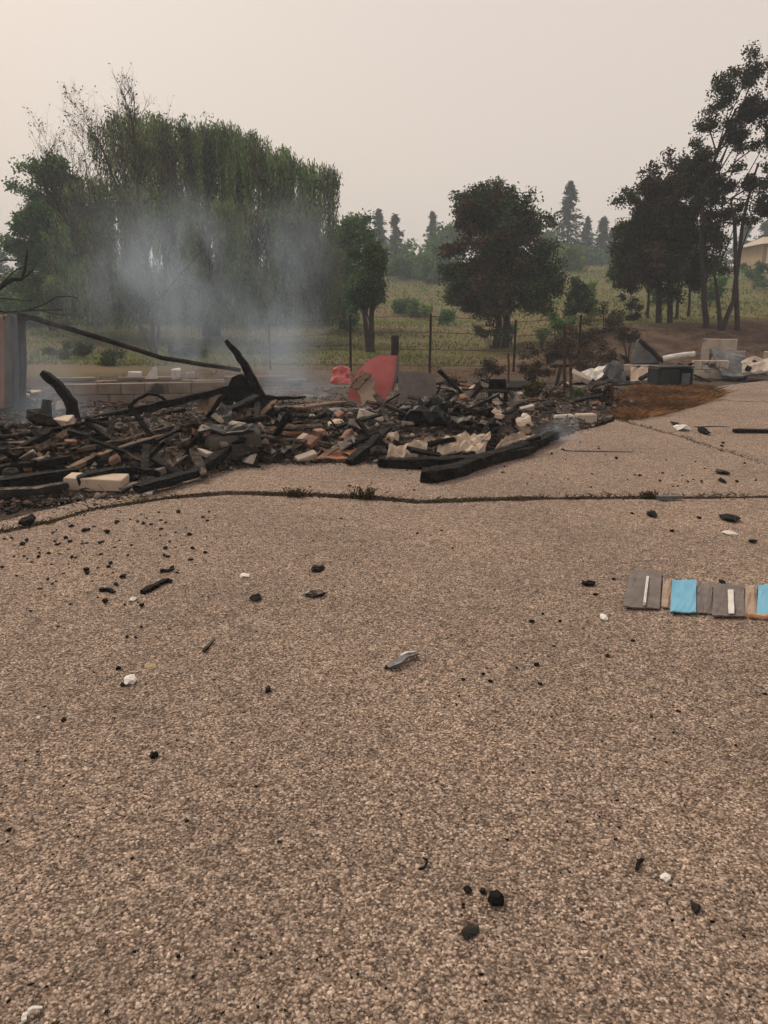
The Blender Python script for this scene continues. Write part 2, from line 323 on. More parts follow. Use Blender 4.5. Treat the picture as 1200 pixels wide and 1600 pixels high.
    def sheet(s, corners, nu=8, nv=6, thick=.012, crumple=.04, freq=3.0, ragged=.0):
        """bent sheet between four corners (bl, br, tr, tl) with real thickness"""
        a, b, c, d = [Vector(k) for k in corners]; nrm = (b - a).cross(d - a).normalized(); o = random.uniform(0, 99); base = len(s.v)
        for side in (0, 1):
            for j in range(nv + 1):
                for i in range(nu + 1):
                    u, v = i / nu, j / nv
                    if ragged:
                        v2 = v * (1 - ragged * (.5 + .5 * n3(u * 4 + o, 3.3))) if True else v
                        u2 = .5 + (u - .5) * (1 - ragged * (.5 + .5 * n3(v * 4 + o, 7.7)))
                    else: u2, v2 = u, v
                    p = a * (1 - u2) * (1 - v2) + b * u2 * (1 - v2) + c * u2 * v2 + d * (1 - u2) * v2
                    h = crumple * (n3(u * freq + o, v * freq) + .5 * n3(u * freq * 2.3, v * freq * 2.3 + o))
                    s.v.append(tuple(p + nrm * (h + (thick if side else 0))))
        W = nu + 1; N = W * (nv + 1)
        for j in range(nv):
            for i in range(nu):
                q = (base + j * W + i, base + j * W + i + 1, base + (j + 1) * W + i + 1, base + (j + 1) * W + i)
                s.f.append(q[::-1]); s.f.append(tuple(k + N for k in q))
        rim = [i for i in range(W)] + [j * W + nu for j in range(1, nv + 1)] + [nv * W + i for i in range(nu - 1, -1, -1)] + [j * W for j in range(nv - 1, 0, -1)]
        for k in range(len(rim)):
            p, q = base + rim[k], base + rim[(k + 1) % len(rim)]; s.f.append((p, q, q + N, p + N))
        return s
    def slab(s, outline, thick):
        """flat irregular plate from an outline of points (top face), with thickness along its normal"""
        pts = [Vector(p) for p in outline]; c = sum(pts, Vector()) / len(pts); nrm = Vector()
        for i in range(len(pts)): nrm += (pts[i] - c).cross(pts[(i + 1) % len(pts)] - c)
        nrm.normalize(); n = len(pts); b = len(s.v)
        s.v += [tuple(p) for p in pts] + [tuple(p - nrm * thick) for p in pts]
        s.f.append(tuple(b + i for i in range(n))); s.f.append(tuple(b + n + i for i in range(n))[::-1])
        for i in range(n): s.f.append((b + i, b + n + i, b + n + (i + 1) % n, b + (i + 1) % n))
        return s
    def build(s, name, mat, parent=None, smooth=False, origin=None):
        V = np.array(s.v, dtype=np.float64)
        if origin is None: origin = Vector(((V[:, 0].min() + V[:, 0].max()) / 2, (V[:, 1].min() + V[:, 1].max()) / 2, V[:, 2].min()))
        me = bpy.data.meshes.new(name); me.from_pydata((V - np.array(origin)).tolist(), [], s.f); me.update()
        o = bpy.data.objects.new(name, me); COL.objects.link(o)
        if parent: o.parent = parent; o.location = Vector(origin) - world_loc(parent)
        else: o.location = origin
        me.materials.append(MT[mat])
        if smooth: me.polygons.foreach_set('use_smooth', [True] * len(me.polygons))
        return o
def ico_data(sub):
    import bmesh
    bm = bmesh.new(); bmesh.ops.create_icosphere(bm, subdivisions=sub, radius=1)
    bm.verts.ensure_lookup_table(); d = ([tuple(v.co) for v in bm.verts], [tuple(v.index for v in f.verts) for f in bm.faces]); bm.free(); return d
ICO = {1: ico_data(1), 2: ico_data(2), 3: ico_data(3)}
def quads_obj(name, V, mat, parent=None, origin=(0, 0, 0)):
    """V: (N,4,3) array of quads -> one mesh"""
    N = len(V); me = bpy.data.meshes.new(name); W = (V.reshape(-1, 3) - np.array(origin)).astype(np.float32)
    me.vertices.add(N * 4); me.vertices.foreach_set('co', W.ravel())
    me.loops.add(N * 4); me.loops.foreach_set('vertex_index', np.arange(N * 4, dtype=np.int32))
    me.polygons.add(N); me.polygons.foreach_set('loop_start', np.arange(0, N * 4, 4, dtype=np.int32))
    me.update(calc_edges=True); me.materials.append(MT[mat])
    o = bpy.data.objects.new(name, me); COL.objects.link(o)
    if parent: o.parent = parent; o.location = Vector(origin) - world_loc(parent)
    else: o.location = origin
    return o
def leaf_quads(C, L, W, axis=None, spread=1.0):
    """diamond leaves at centres C; axis biases their direction"""
    N = len(C); A = rng.normal(size=(N, 3))
    if axis is not None: A = A * spread + np.array(axis)
    A /= np.linalg.norm(A, axis=1, keepdims=True); B = np.cross(A, rng.normal(size=(N, 3))); B /= np.linalg.norm(B, axis=1, keepdims=True)
    L = np.broadcast_to(L, N)[:, None] * rng.uniform(.7, 1.3, (N, 1)); W = np.broadcast_to(W, N)[:, None] * rng.uniform(.7, 1.3, (N, 1))
    return np.stack([C - A * L / 2, C + B * W / 2, C + A * L / 2, C - B * W / 2], axis=1)
def arr(v): return np.array(v, dtype=float)

# ------------------------------------------------------------------ ground
def build_ground():
    xs = sorted(set(list(np.linspace(-45, 45, 121)) + [s * v for s in (-1, 1) for v in (55, 70, 95, 130, 190, 300, 500, 900)]))
    ys = sorted(set([-900, -400, -150, -60, -25, -10, -4] + list(np.linspace(0, 60, 101)) + list(np.linspace(62, 130, 40)) + [140, 155, 170, 200, 250, 330, 450, 650, 900]))
    vs = [(x, y, terrain(x, y)) for y in ys for x in xs]; W = len(xs)
    fs = [(j * W + i, j * W + i + 1, (j + 1) * W + i + 1, (j + 1) * W + i) for j in range(len(ys) - 1) for i in range(W - 1)]
    m = MB(); m.add(vs, fs); o = m.build('ground', 'ground', smooth=True, origin=Vector((0, 0, 0))); props(o, 'burned brown soil rising to a grassy meadow', None, None, 'structure')
build_ground()

# paving: slabs with open weathered joints over a dirt bed
def jag(pts, step=.12, amp=.012):
    out = []
    for i in range(len(pts) - 1):
        a, b = pts[i], pts[i + 1]; k = max(1, int((b - a).length / step))
        for j in range(k):
            p = a.lerp(b, j / k)
            out.append(Vector((p.x + amp * 2 * n3(p.x * 5, p.y * 5, 1), p.y + amp * 3 * n3(p.x * 4, p.y * 4, 5) + random.uniform(-amp, amp) * .5, 0)))
    out.append(pts[-1]); return out
crack = [P(x, y) for x, y in ((-240, 868), (-60, 846), (60, 822), (150, 797), (260, 781), (350, 773), (470, 776), (560, 780), (650, 787), (740, 785), (850, 781), (1000, 780), (1200, 778), (1420, 776))]
crack2 = [P(x, y) for x, y in ((960, 655), (1010, 668), (1065, 683), (1130, 704), (1200, 726), (1330, 766), (1420, 773))]
crack3 = [P(x, y) for x, y in ((1100, 622), (1150, 627), (1200, 628), (1500, 631))]
def widen(pts):
    out = []
    for a, b in zip(pts, pts[1:]):
        for j in range(6):
            p = a.lerp(b, j / 6); wd = .06 + .13 * sst(-4.2, -2.2, p.x) * sst(3.5, .5, p.x) * (.6 + .8 * abs(n3(p.x * 1.3, 4.4))) + .05 * n3(p.x * 3, 8.8); out.append(Vector((p.x, p.y + max(.035, wd), 0)))
    q = pts[-1]; return out + [Vector((q.x, q.y + .06, 0))]
def off(pts, dy): return [Vector((p.x, p.y + dy, 0)) for p in pts]
pave = MB(); pave.box((2, 6, -.055), (30, 33, .02), bev=.005)
pave_o = pave.build('asphalt_pavement', 'dirt'); props(pave_o, 'grey-brown chip-seal driveway with weedy cracks', None, None, 'structure')
def slab(outline, z=0.0):
    m = MB(); top = [Vector((p.x, p.y, z)) for p in outline]
    n = len(top); m.v = [tuple(p) for p in top] + [(p.x, p.y, z - .045) for p in top]
    m.f = [tuple(range(n))] + [(i, i + n, (i + 1) % n + n, (i + 1) % n) for i in range(n)]
    o = m.build('slab', 'asphalt', pave_o); return o
near = jag(crack) + [Vector((13, crack[-1].y, 0)), Vector((13, -9, 0)), Vector((-12, -9, 0)), Vector((-12, crack[0].y - .2, 0))]
slab(near)
left_edge = [P(x, y) for x, y in ((960, 658), (930, 668), (860, 680), (760, 692), (600, 700), (450, 705), (300, 735), (180, 770), (60, 800), (-60, 830), (-240, 855))]
far = jag(widen(crack))[::-1] + []
slab(jag(widen(crack))[::-1][:1] + [crack2[-1] + Vector((0, -.02, 0))] + jag(off(crack2, -.03))[::-1] + jag(left_edge) + jag(widen(crack)))
c3 = off(crack3, -.03)
slab(jag(off(crack2, .03)) + [Vector((13, crack2[-1].y + .1, 0)), Vector((13, c3[-1].y, 0))] + jag(c3[::-1]) + jag([P(1100, 624), P(1040, 642), P(975, 656)]))
slab(jag(off(crack3, .03)) + [Vector((13, crack3[-1].y + .03, 0)), Vector((13, 20.4, 0))] + jag([P(1330, 588), P(1200, 594), P(1120, 604), P(1085, 612)]))

# loose stone chips and dirt lying on the paving
def octs(name, pts, sizes, mat, label, parent=None, kind='stuff'):
    base = arr([(1, 0, 0), (-1, 0, 0), (0, 1, 0), (0, -1, 0), (0, 0, 1), (0, 0, -1)])
    F = [(0, 2, 4), (2, 1, 4), (1, 3, 4), (3, 0, 4), (2, 0, 5), (1, 2, 5), (3, 1, 5), (0, 3, 5)]
    N = len(pts); a = rng.uniform(0, 6.28, N); sc = np.asarray(sizes)[:, None] * rng.uniform(.55, 1.25, (N, 3)); sc[:, 2] *= .65
    V = base[None] * sc[:, None, :] * rng.uniform(.7, 1.2, (N, 6, 1)); ca, sa = np.cos(a)[:, None], np.sin(a)[:, None]
    V = np.stack([V[..., 0] * ca - V[..., 1] * sa, V[..., 0] * sa + V[..., 1] * ca, V[..., 2]], -1) + np.asarray(pts)[:, None, :]
    FF = (np.array(F)[None] + (np.arange(N) * 6)[:, None, None]).reshape(-1, 3)
    me = bpy.data.meshes.new(name); me.vertices.add(N * 6); me.vertices.foreach_set('co', V.astype(np.float32).ravel())
    me.loops.add(FF.size); me.loops.foreach_set('vertex_index', FF.ravel().astype(np.int32))
    me.polygons.add(len(FF)); me.polygons.foreach_set('loop_start', np.arange(0, FF.size, 3, dtype=np.int32)); me.update(calc_edges=True)
    me.materials.append(MT[mat]); o = bpy.data.objects.new(name, me); COL.objects.link(o); props(o, label, None, None, kind); return o
D = rng.uniform(1.0, 5.5, 42000); xx = rng.uniform(-.62, .62, 42000) * (D + .5)
octs('loose_gravel', np.stack([xx, D, np.full_like(D, .001)], 1), rng.uniform(.0022, .0062, len(D)), 'chips', 'fine loose stone chips over the asphalt')
cp = []
for a, b in list(zip(crack, crack[1:])) * 2 + list(zip(crack2, crack2[1:])) + list(zip(crack3, crack3[1:])):
    for _ in range(int((b - a).length * 260)):
        p = a.lerp(b, random.random()); cp.append((p.x, p.y + abs(random.gauss(.04, .07)), -.004))
octs('crack_grit', cp, rng.uniform(.004, .016, len(cp)), 'dirt', 'dark grit and soil collected along the pavement cracks')

# ------------------------------------------------------------------ the burned-down house: bed of ash with heaps
def heap(x, y):
    fe = FRONT(x); inside = sst(fe - .05, fe + .5, y) * sst(17.5, 15.8, y) * sst(5.2, 4.0, x - .12 * (y - 10))
    if inside <= 0: return -1
    h = .05 + .07 * n3(x * 1.1, y * 1.1) + .05 * n3(x * 2.9, y * 2.9, 4) + .025 * n3(x * 8, y * 8, 9)
    for cx, cy, rx, ry, hh in HEAPS: h += hh * math.exp(-((x - cx) / rx) ** 2 - ((y - cy) / ry) ** 2)
    return max(h, .012) * inside
fr = [P(x, y) for x, y in ((-400, 800), (-150, 800), (0, 790), (120, 780), (200, 776), (270, 752), (340, 738), (420, 724), (560, 722), (640, 728), (740, 724), (800, 708), (860, 688), (930, 664), (965, 652), (1000, 640))]
def FRONT(x):
    if x <= fr[0].x: return fr[0].y
    for a, b in zip(fr, fr[1:]):
        if a.x <= x <= b.x: return a.y + (b.y - a.y) * (x - a.x) / (b.x - a.x)
    return fr[-1].y + (x - fr[-1].x)
HEAPS = [(-5.0, 8.0, 1.7, .8, .30), (-3.0, 8.7, 1.2, .9, .30), (-1.9, 9.0, .8, .8, .20), (-2.2, 10.6, 1.5, .8, .22), (.6, 10.3, 1.3, .9, .26), (-.4, 9.3, .9, .6, .10), (1.6, 9.9, .9, .6, .16), (2.6, 12.3, 1.2, .9, .16), (-6.5, 10, 2, 1.5, .25)]
def build_heap():
    x0, x1, y0, y1, st = -10.5, 5.4, 6.0, 17.6, .065; nx = int((x1 - x0) / st); ny = int((y1 - y0) / st); idx = {}; m = MB(); H = {}
    for j in range(ny + 1):
        for i in range(nx + 1):
            h = heap(x0 + i * st, y0 + j * st)
            if h > 0: idx[(i, j)] = len(m.v); m.v.append((x0 + i * st, y0 + j * st, h - .006))
    for (i, j) in idx:
        k = [(i, j), (i + 1, j), (i + 1, j + 1), (i, j + 1)]
        if all(q in idx for q in k): m.f.append(tuple(idx[q] for q in k))
    o = m.build('ash_bed', 'ash', origin=Vector((0, 0, 0))); props(o, 'bed of ash, cinders and crushed rubble over the burned house footprint', None, None, 'stuff')
build_heap()
pts = []
while len(pts) < 15000:
    x, y = random.uniform(-9.5, 5), random.uniform(6.2, 16.5); h = heap(x, y)
    if h > 0 and (y < 12 or random.random() < .5): pts.append((x, y, h + .004))
octs('rubble_crumbs', pts, rng.uniform(.012, .05, len(pts)) * rng.uniform(.5, 1, len(pts)), 'frags', 'countless small crumbs of rubble and cinder strewn over the ash')

pts = []
while len(pts) < 5200:
    x, y = random.uniform(-9.5, 5), random.uniform(6.2, 13.5); h = heap(x, y)
    if h > 0: pts.append((x, y, h + .012))
def splinters(name, pts, label):
    V = []
    for (x, y, z) in pts:
        L = random.uniform(.05, .22); a = random.uniform(0, 6.283); t = random.gauss(0, .3); dx, dy, dz = math.cos(a) * L, math.sin(a) * L, math.sin(t) * L; w_ = random.uniform(.006, .018); nx, ny = -math.sin(a) * w_, math.cos(a) * w_
        A, B = arr((x - dx / 2, y - dy / 2, z - dz / 2)), arr((x + dx / 2, y + dy / 2, z + dz / 2)); n_ = arr((nx, ny, 0)); u_ = arr((0, 0, w_ * 1.2))
        V.append([A - n_, B - n_ * .7, B + u_, A + u_]); V.append([A + u_, B + u_, B + n_ * .7, A + n_]); V.append([A - n_, A + n_, B + n_ * .7, B - n_ * .7])
    return props(quads_obj(name, arr(V), 'splint'), label, None, None, 'stuff')
bp = []
while len(bp) < 2600:
    x, y = random.uniform(-9, 5), random.uniform(6.2, 12.5); h = heap(x, y)
    if h > 0: bp.append((x, y, h + .012))
octs('rubble_bits', bp, rng.uniform(.025, .065, len(bp)), 'frags', 'countless fist-sized bits of rubble over the ash bed')
splinters('rubble_splinters', pts, 'countless burned splinters strewn over the ash')
def on(px, py, dz=0.0):
    """point of the heap seen at a pixel"""
    d = ray(px, py); t = 5.0
    while t < 40:
        q = Vector((0, 0, CAM_H)) + d * t; h = max(0, heap(q.x, q.y))
        if q.z <= h + dz: return Vector((q.x, q.y, h + dz))
        t += .02
    return P(px, py)
def one(m, name, mat, label, cat, group=None, smooth=False): return props(m.build(name, mat, smooth=smooth), label, cat, group)
def along(pts, k=4, wob=.0):
    out = []
    for a, b in zip(pts, pts[1:]):
        for j in range(k):
            p = Vector(a).lerp(Vector(b), j / k); out.append(p + Vector([random.uniform(-wob, wob) for _ in range(3)]))
    out.append(Vector(pts[-1])); return out
def timber(pts, r0, r1, flat=.6, jit=.12, k=4, wob=.008):
    p = along(pts, k, wob); n = len(p); m = MB()
    rad = [r0 + (r1 - r0) * i / (n - 1) for i in range(n)]; rad[0] *= .8; rad[-1] *= .7
    return m.loft(p, rad, jit=jit, shape='square', flat=flat)
def pole(pts, r0, r1, jit=.06, k=4, wob=.006, n=8):
    p = along(pts, k, wob); q = len(p); return MB().loft(p, [r0 + (r1 - r0) * i / (q - 1) for i in range(q)], n=n, jit=jit)

# remains of the left wall
df = thing('door_frame', 'smoky grey upright door frame remains beside the pink panel', 'door frame', Q(24, 640, 10.9))
for x, wd, mt in ((15, .055, 'grey_metal'), (25, .05, 'slate'), (36, .032, 'char_ash')):
    timber([Q(x, 648, 10.9), Q(x + .5, 570, 10.9), Q(x - 1, 494, 10.9)], wd, wd, 1.0, .05).build('post', mt, df)
timber([Q(6, 497, 10.93), Q(42, 499, 10.93)], .035, .035, 1, .05).build('lintel', 'char_ash', df)
one(MB().sheet([Q(-70, 645, 11.2), Q(9, 640, 11.2), Q(10, 494, 11.15), Q(-70, 490, 11.15)], 10, 8, .05, .03, 2), 'wall_panel', 'pink', 'scorched pink wall panel at the left edge', 'wall panel')
one(pole([Q(28, 490, 11.6), Q(130, 520, 12.4), Q(255, 560, 13.4), Q(375, 578, 14.4)], .045, .038, .03), 'fallen_pole', 'char_ash', 'long dark pole slanting down from the door frame behind the ruin', 'pole')
one(timber([Q(66, 582, 9.3), Q(92, 603, 9.3), Q(110, 628, 9.3), Q(118, 672, 9.2), Q(118, 700, 9.1)], .05, .085, .8), 'bent_post', 'char', 'bent black charred post standing left of the long beam', 'post')
one(timber([Q(72, 625, 9.9), Q(75, 690, 9.8)], .055, .06, .8), 'charred_stub', 'char', 'short charred stub half hidden in smoke at left', 'stub')

# foundation walls, laid in blocks
def block_wall(name, label, xa, xb, D0, D1, ytop, courses, bl, mat, base_z=0.0, drop=()):
    a, b = Q(xa, ytop, D0), Q(xb, ytop, D1); a2, b2 = Vector((a.x, a.y, base_z)), Vector((b.x, b.y, base_z)); H = (a.z + b.z) / 2 - base_z
    t = thing(name, label, 'wall', (a2 + b2) / 2); L = (b2 - a2).length; n = max(2, round(L / bl)); h = H / courses; rz = math.atan2(b2.y - a2.y, b2.x - a2.x)
    for c in range(courses):
        for i in range(n + (c % 2)):
            if (c, i) in drop: continue
            u0 = (i - .5 * (c % 2)) / n; u1 = u0 + 1 / n; u0, u1 = max(0, u0), min(1, u1)
            if (u1 - u0) * L < .08: continue
            p = a2.lerp(b2, (u0 + u1) / 2)
            MB().box((p.x, p.y + random.uniform(-.004, .004), base_z + h * (c + .5)), ((u1 - u0) * L - .008, .19, h - .007), rz + random.uniform(-.006, .006), .003, bev=.008).build('block', mat, t)
    return t
block_wall('foundation_wall', 'low tan foundation wall behind the long charred beam', 96, 352, 13.4, 13.9, 598, 2, .42, 'concrete', 0)
block_wall('foundation_wall', 'farther low foundation wall carrying white scraps in the smoke', 80, 480, 16.6, 17.2, 588, 3, .45, 'concrete', 0, {(2, 2), (2, 6), (2, 7), (2, 11)})
wd = 16.4
one(MB().box(Q(211, 584, wd), (.26, .2, .09), .1, .01), 'white_tray', 'white', 'flat white tray on the far foundation wall', 'tray')
one(MB().slab([Q(226, 592, wd), Q(246, 592, wd), Q(244, 573, wd), Q(238, 574, wd)], .05), 'white_shard', 'white', 'pointed white shard on the far foundation wall', 'shard')
one(MB().box(Q(275, 584, wd), (.17, .16, .22), .2, .02), 'white_bucket', 'white', 'boxy white scrap right of the pointed shard', 'scrap')
one(MB().box(Q(300, 586, wd), (.28, .15, .16), -.1, .02), 'pale_block', 'plaster', 'pale plaster lump at the end of the white scraps', 'lump')

# the black curved rafter group in the middle
rf = thing('charred_roof_frame', 'jet black curved rafter rising from a burned roof piece', 'roof frame', on(390, 655))
mb = MB(); pp = along([Q(352, 532, 10.2), Q(364, 545, 10.2), Q(380, 568, 10.2), Q(394, 594, 10.2), Q(410, 625, 10.2), Q(424, 662, 10.1)], 3, .006)
mb.loft(pp, [.035 + .065 * (i / (len(pp) - 1)) ** .7 for i in range(len(pp))], jit=.22, shape='square', flat=.7); mb.build('rafter', 'char', rf)
MB().slab([Q(338, 668, 10.3), Q(346, 640, 10.3), Q(349, 618, 10.3), Q(362, 600, 10.3), Q(367, 589, 10.3), Q(379, 584, 10.3), Q(390, 590, 10.25), Q(398, 606, 10.25), Q(412, 624, 10.2), Q(425, 655, 10.2), Q(418, 676, 10.2)], .12).build('roof_board', 'char', rf)
timber([Q(402, 619, 10.25), Q(440, 623, 10.2), Q(478, 620, 10.15)], .05, .02, .7, .15).build('lath', 'char', rf)
timber([Q(405, 640, 10.1), Q(425, 638, 10.05), Q(440, 655, 9.95), Q(447, 672, 9.9)], .045, .03, .7, .15).build('lath', 'char', rf)
one(timber([Q(364, 606, 10.35), Q(300, 621, 10.0), Q(235, 637, 9.7), Q(170, 652, 9.4), Q(112, 662, 9.2)], .05, .075, .8, .14), 'charred_beam', 'char', 'long charred beam running left from the black curved rafter', 'beam')
one(pole([Q(200, 637, 9.55), Q(213, 625, 9.55), Q(230, 616, 9.55), Q(246, 617, 9.55), Q(258, 625, 9.6), Q(268, 634, 9.7)], .022, .018, .1), 'bent_rod', 'char', 'thin bent black rod arching over the long beam', 'rod')
one(timber([Q(120, 678, 9.0), Q(200, 664, 9.1), Q(290, 640, 9.4)], .05, .05, .7), 'charred_beam', 'char', 'second black beam lying just under the long beam', 'beam')
one(MB().sheet([Q(306, 655, 10.0), Q(347, 655, 10.0), Q(347, 617, 10.15), Q(312, 622, 10.15)], 6, 5, .02, .03), 'tan_board', 'tan_wood', 'small square tan board left of the black rafter', 'board')
one(timber([on(365, 690, .12), Q(400, 655, 9.6), Q(432, 625, 9.9)], .035, .028, .5), 'pale_lath', 'tan_wood', 'pale lath leaning up against the black roof piece', 'lath')

# soot-grey appliance
ab = on(357, 717)
ap = thing('appliance', 'sooty grey metal appliance lying low below the black rafter', 'appliance', ab)
ab.z -= .07
MB().box((ab.x, ab.y + .26, ab.z + .17), (.60, .45, .34), .16, .02, (.05, -.05), bev=.05).build('casing', 'sooty', ap)
MB().sheet([(ab.x - .25, ab.y + .0, ab.z + .05), (ab.x + .23, ab.y + .07, ab.z + .05), (ab.x + .22, ab.y + .09, ab.z + .29), (ab.x - .26, ab.y + .02, ab.z + .31)], 8, 6, .012, .03, 2.5, .12).build('front_panel', 'sooty', ap)
MB().sheet([(ab.x - .34, ab.y - .02, ab.z + .35), (ab.x + .30, ab.y + .08, ab.z + .33), (ab.x + .24, ab.y + .5, ab.z + .36), (ab.x - .38, ab.y + .42, ab.z + .40)], 9, 7, .02, .06, 2.5, .15).build('lid', 'dark_metal', ap)
one(timber([on(285, 668, .06), Q(350, 662, 8.7), Q(418, 652, 9.1)], .05, .045, .6), 'charred_beam', 'char', 'black beam lying over the sooty appliance', 'beam')
# red sheet and neighbours
one(MB().slab([Q(543, 622, 12.3), Q(548, 600, 12.3), Q(560, 578, 12.35), Q(577, 562, 12.4), Q(594, 554, 12.4), Q(610, 555, 12.4), Q(623, 556, 12.4), Q(620, 580, 12.35), Q(615, 604, 12.3), Q(604, 620, 12.25), Q(596, 640, 12.2)][::-1], .02), 'red_sheet', 'red', 'bright red scorched sheet standing up in the ruin', 'sheet')
one(MB().loft([Q(622, 557, 12.36), Q(620, 585, 12.33), Q(614, 608, 12.28)], [.022, .02, .018], jit=.1, shape='square'), 'sheet_edging', 'panel_grey', 'dark edging strip along the right side of the red sheet', 'strip')
one(MB().slab([Q(556, 606, 12.1), Q(566, 588, 12.15), Q(574, 590, 12.12), Q(580, 585, 12.1), Q(586, 598, 12.0), Q(583, 608, 12.0), Q(592, 632, 11.9), Q(576, 627, 11.9), Q(566, 634, 11.9), Q(562, 618, 12.0)][::-1], .05), 'brown_board', 'panel_tan', 'brown broken board leaning on the front of the red sheet', 'board')
one(MB().sheet([Q(546, 606, 12.0), Q(560, 610, 11.95), Q(581, 586, 12.05), Q(566, 580, 12.1)], 5, 3, .03, .02), 'pale_board', 'tan_wood', 'pale board end resting on the brown board', 'board')
one(MB().sheet([Q(514, 600, 13.6), Q(550, 600, 13.6), Q(548, 572, 13.8), Q(520, 570, 13.8)], 7, 6, .02, .10, 2.5, .2), 'red_scrap', 'red', 'smaller crumpled red scrap veiled by smoke', 'scrap')
one(MB().sheet([Q(622, 648, 12.0), Q(681, 642, 12.2), Q(680, 584, 12.3), Q(622, 580, 12.2)], 7, 7, .02, .03, 1.5), 'leaning_sheet', 'panel_grey', 'plain grey-brown panel standing right of the red sheet', 'panel')
one(timber([on(388, 640, .06), on(465, 637, .07), on(538, 628, .07)], .10, .07, .22, .10), 'tan_plank', 'tan_wood', 'long tan plank between the black rafter and the red sheet', 'plank')
one(MB().sheet([Q(495, 665, 11.0), Q(585, 668, 10.9), Q(580, 640, 11.4), Q(505, 638, 11.5)], 8, 5, .03, .06), 'grey_sheet', 'slate', 'slate grey buckled sheet in front of the tan plank', 'sheet')
one(MB().sheet([Q(560, 672, 10.7), Q(622, 664, 10.8), Q(618, 640, 11.3), Q(572, 640, 11.3)], 8, 5, .03, .05), 'dusty_board', 'char_ash', 'ash-dusted dark board below the brown board', 'board')
one(MB().sheet([Q(606, 668, 10.4), Q(652, 672, 10.3), Q(645, 652, 10.7), Q(608, 645, 10.8)], 7, 4, .015, .05), 'metal_sheet', 'grey_metal', 'bent grey metal sheet left of the black crumpled mass', 'sheet')
mb = MB(); c0 = on(677, 668); mb.rock(c0 + Vector((0, .1, .14)), (.26, .2, .22), 3, .4); mb.rock(c0 + Vector((-.14, .05, .2)), (.1, .1, .2), 2, .4)
one(mb, 'burned_mass', 'dark_metal', 'black crumpled mass right of the bent metal sheet', 'mass')
one(timber([Q(690, 668, 10.3), Q(712, 662, 10.5), Q(735, 660, 10.8)], .04, .03, .6), 'charred_board', 'char', 'short black board poking right from the crumpled mass', 'board')
# cream sheets and logs at the front
for co, lab in (([(598, 722), (668, 716), (672, 692), (606, 694)], 'cream crumpled plaster sheet left of the others at the front'), ([(668, 714), (765, 708), (775, 676), (690, 680)], 'largest cream crumpled plaster sheet in the middle front'), ([(768, 706), (842, 694), (848, 676), (785, 682)], 'cream plaster sheet nearest the smoking log end')):
    q = [on(*co[0], .06), on(*co[1], .06), on(*co[2], .14), on(*co[3], .14)]
    one(MB().sheet(q, 14, 9, .02, .12, 3.5, .25), 'plaster_sheet', 'plaster', lab, 'plaster sheet')
one(MB().rock(on(612, 688, .08), (.09, .07, .09), 2, .3), 'white_lump', 'plaster', 'rounded pale lump beside the left cream sheet', 'lump')
L1 = [P(664, 744, .07), P(700, 738, .07), P(760, 717, .085), P(815, 700, .08), P(850, 688, .08), P(874, 676, .09)]
one(timber(L1, .072, .05, .9, .16, 6, .010), 'charred_log', 'char', 'thick charred log lying out on the asphalt with smoking end', 'log')
one(timber([P(592, 722, .05), P(670, 724, .06), P(750, 718, .07), P(835, 702, .07)], .07, .05, .8, .14), 'charred_log', 'char', 'charred timber lying along the front of the cream sheets', 'timber')
one(MB().sheet([on(488, 722, .01), on(562, 721, .01), on(566, 706, .04), on(512, 708, .04)], 6, 3, .03, .02), 'orange_board', 'orange_wood', 'flat orange-brown board at the front of the ruin', 'board')
one(timber([on(545, 722, .04), on(575, 700, .08), on(592, 680, .12)], .05, .04, .7), 'charred_board', 'char', 'black board crossing behind the orange board', 'board')
# left heap of timbers
ls = [([(-120, 716), (0, 706), (108, 694)], 8.1, .10, .07, .25, 'scorched', 'broad scorched plank reaching in from the left edge'),
      ([(-120, 700), (0, 694), (100, 700)], 8.5, .07, .06, .3, 'tan_wood', 'pale plank above the broad scorched plank at left'),
      ([(-120, 742), (0, 736), (112, 716)], 7.6, .08, .06, .7, 'char', 'thick black beam below the broad scorched plank'),
      ([(-120, 762), (10, 756), (120, 738)], 7.2, .08, .06, .7, 'char', 'lowest black beam at the left edge'),
      ([(-80, 775), (60, 768), (105, 758)], 6.9, .06, .05, .6, 'char_ash', 'ash-covered timber left of the cream block'),
      ([(104, 732), (170, 708), (255, 680)], 8.2, .06, .045, .35, 'tan_wood', 'tan plank slanting up through the left heap'),
      ([(120, 705), (190, 690), (270, 668)], 8.7, .04, .04, .5, 'scorched', 'thinner scorched plank behind the slanting tan plank'),
      ([(190, 764), (240, 745), (292, 712)], 7.5, .035, .03, .4, 'panel_grey', 'pale grey strip at the front right of the left heap'),
      ([(196, 748), (238, 728), (252, 705), (256, 684)], 7.9, .035, .025, .4, 'char_ash', 'curled grey strap rising in the left heap'),
      ([(215, 765), (300, 742), (360, 700)], 7.7, .06, .05, .7, 'char', 'black beam descending from the appliance to the left front'),
      ([(262, 740), (290, 700), (298, 668)], 8.3, .035, .03, .5, 'scorched', 'scorched stud standing left of the appliance'),
      ([(300, 700), (320, 745)], 8.2, .05, .04, .6, 'scorched', 'short scorched stud leaning at the appliance corner'),
      ([(120, 752), (200, 738), (250, 742)], 7.4, .06, .05, .8, 'char', 'black timber just behind the cream block')]
for pts_, Dd, r0, r1, fl, mt, lab in ls:
    n = len(pts_); q = []
    for i, (x, y) in enumerate(pts_):
        p = on(x, y, .03 + r0 * fl); q.append(p)
    one(timber(q, r0, r1, fl, .12), 'timber', mt, lab, 'timber')
cb = P(145, 772)
one(MB().box((cb.x, cb.y + .12, .085), (.54, .2, .12), -.03, .006, (.05, .03), bev=.007), 'cream_block', 'cream', 'smooth cream rectangular block at the foot of the left heap', 'block')

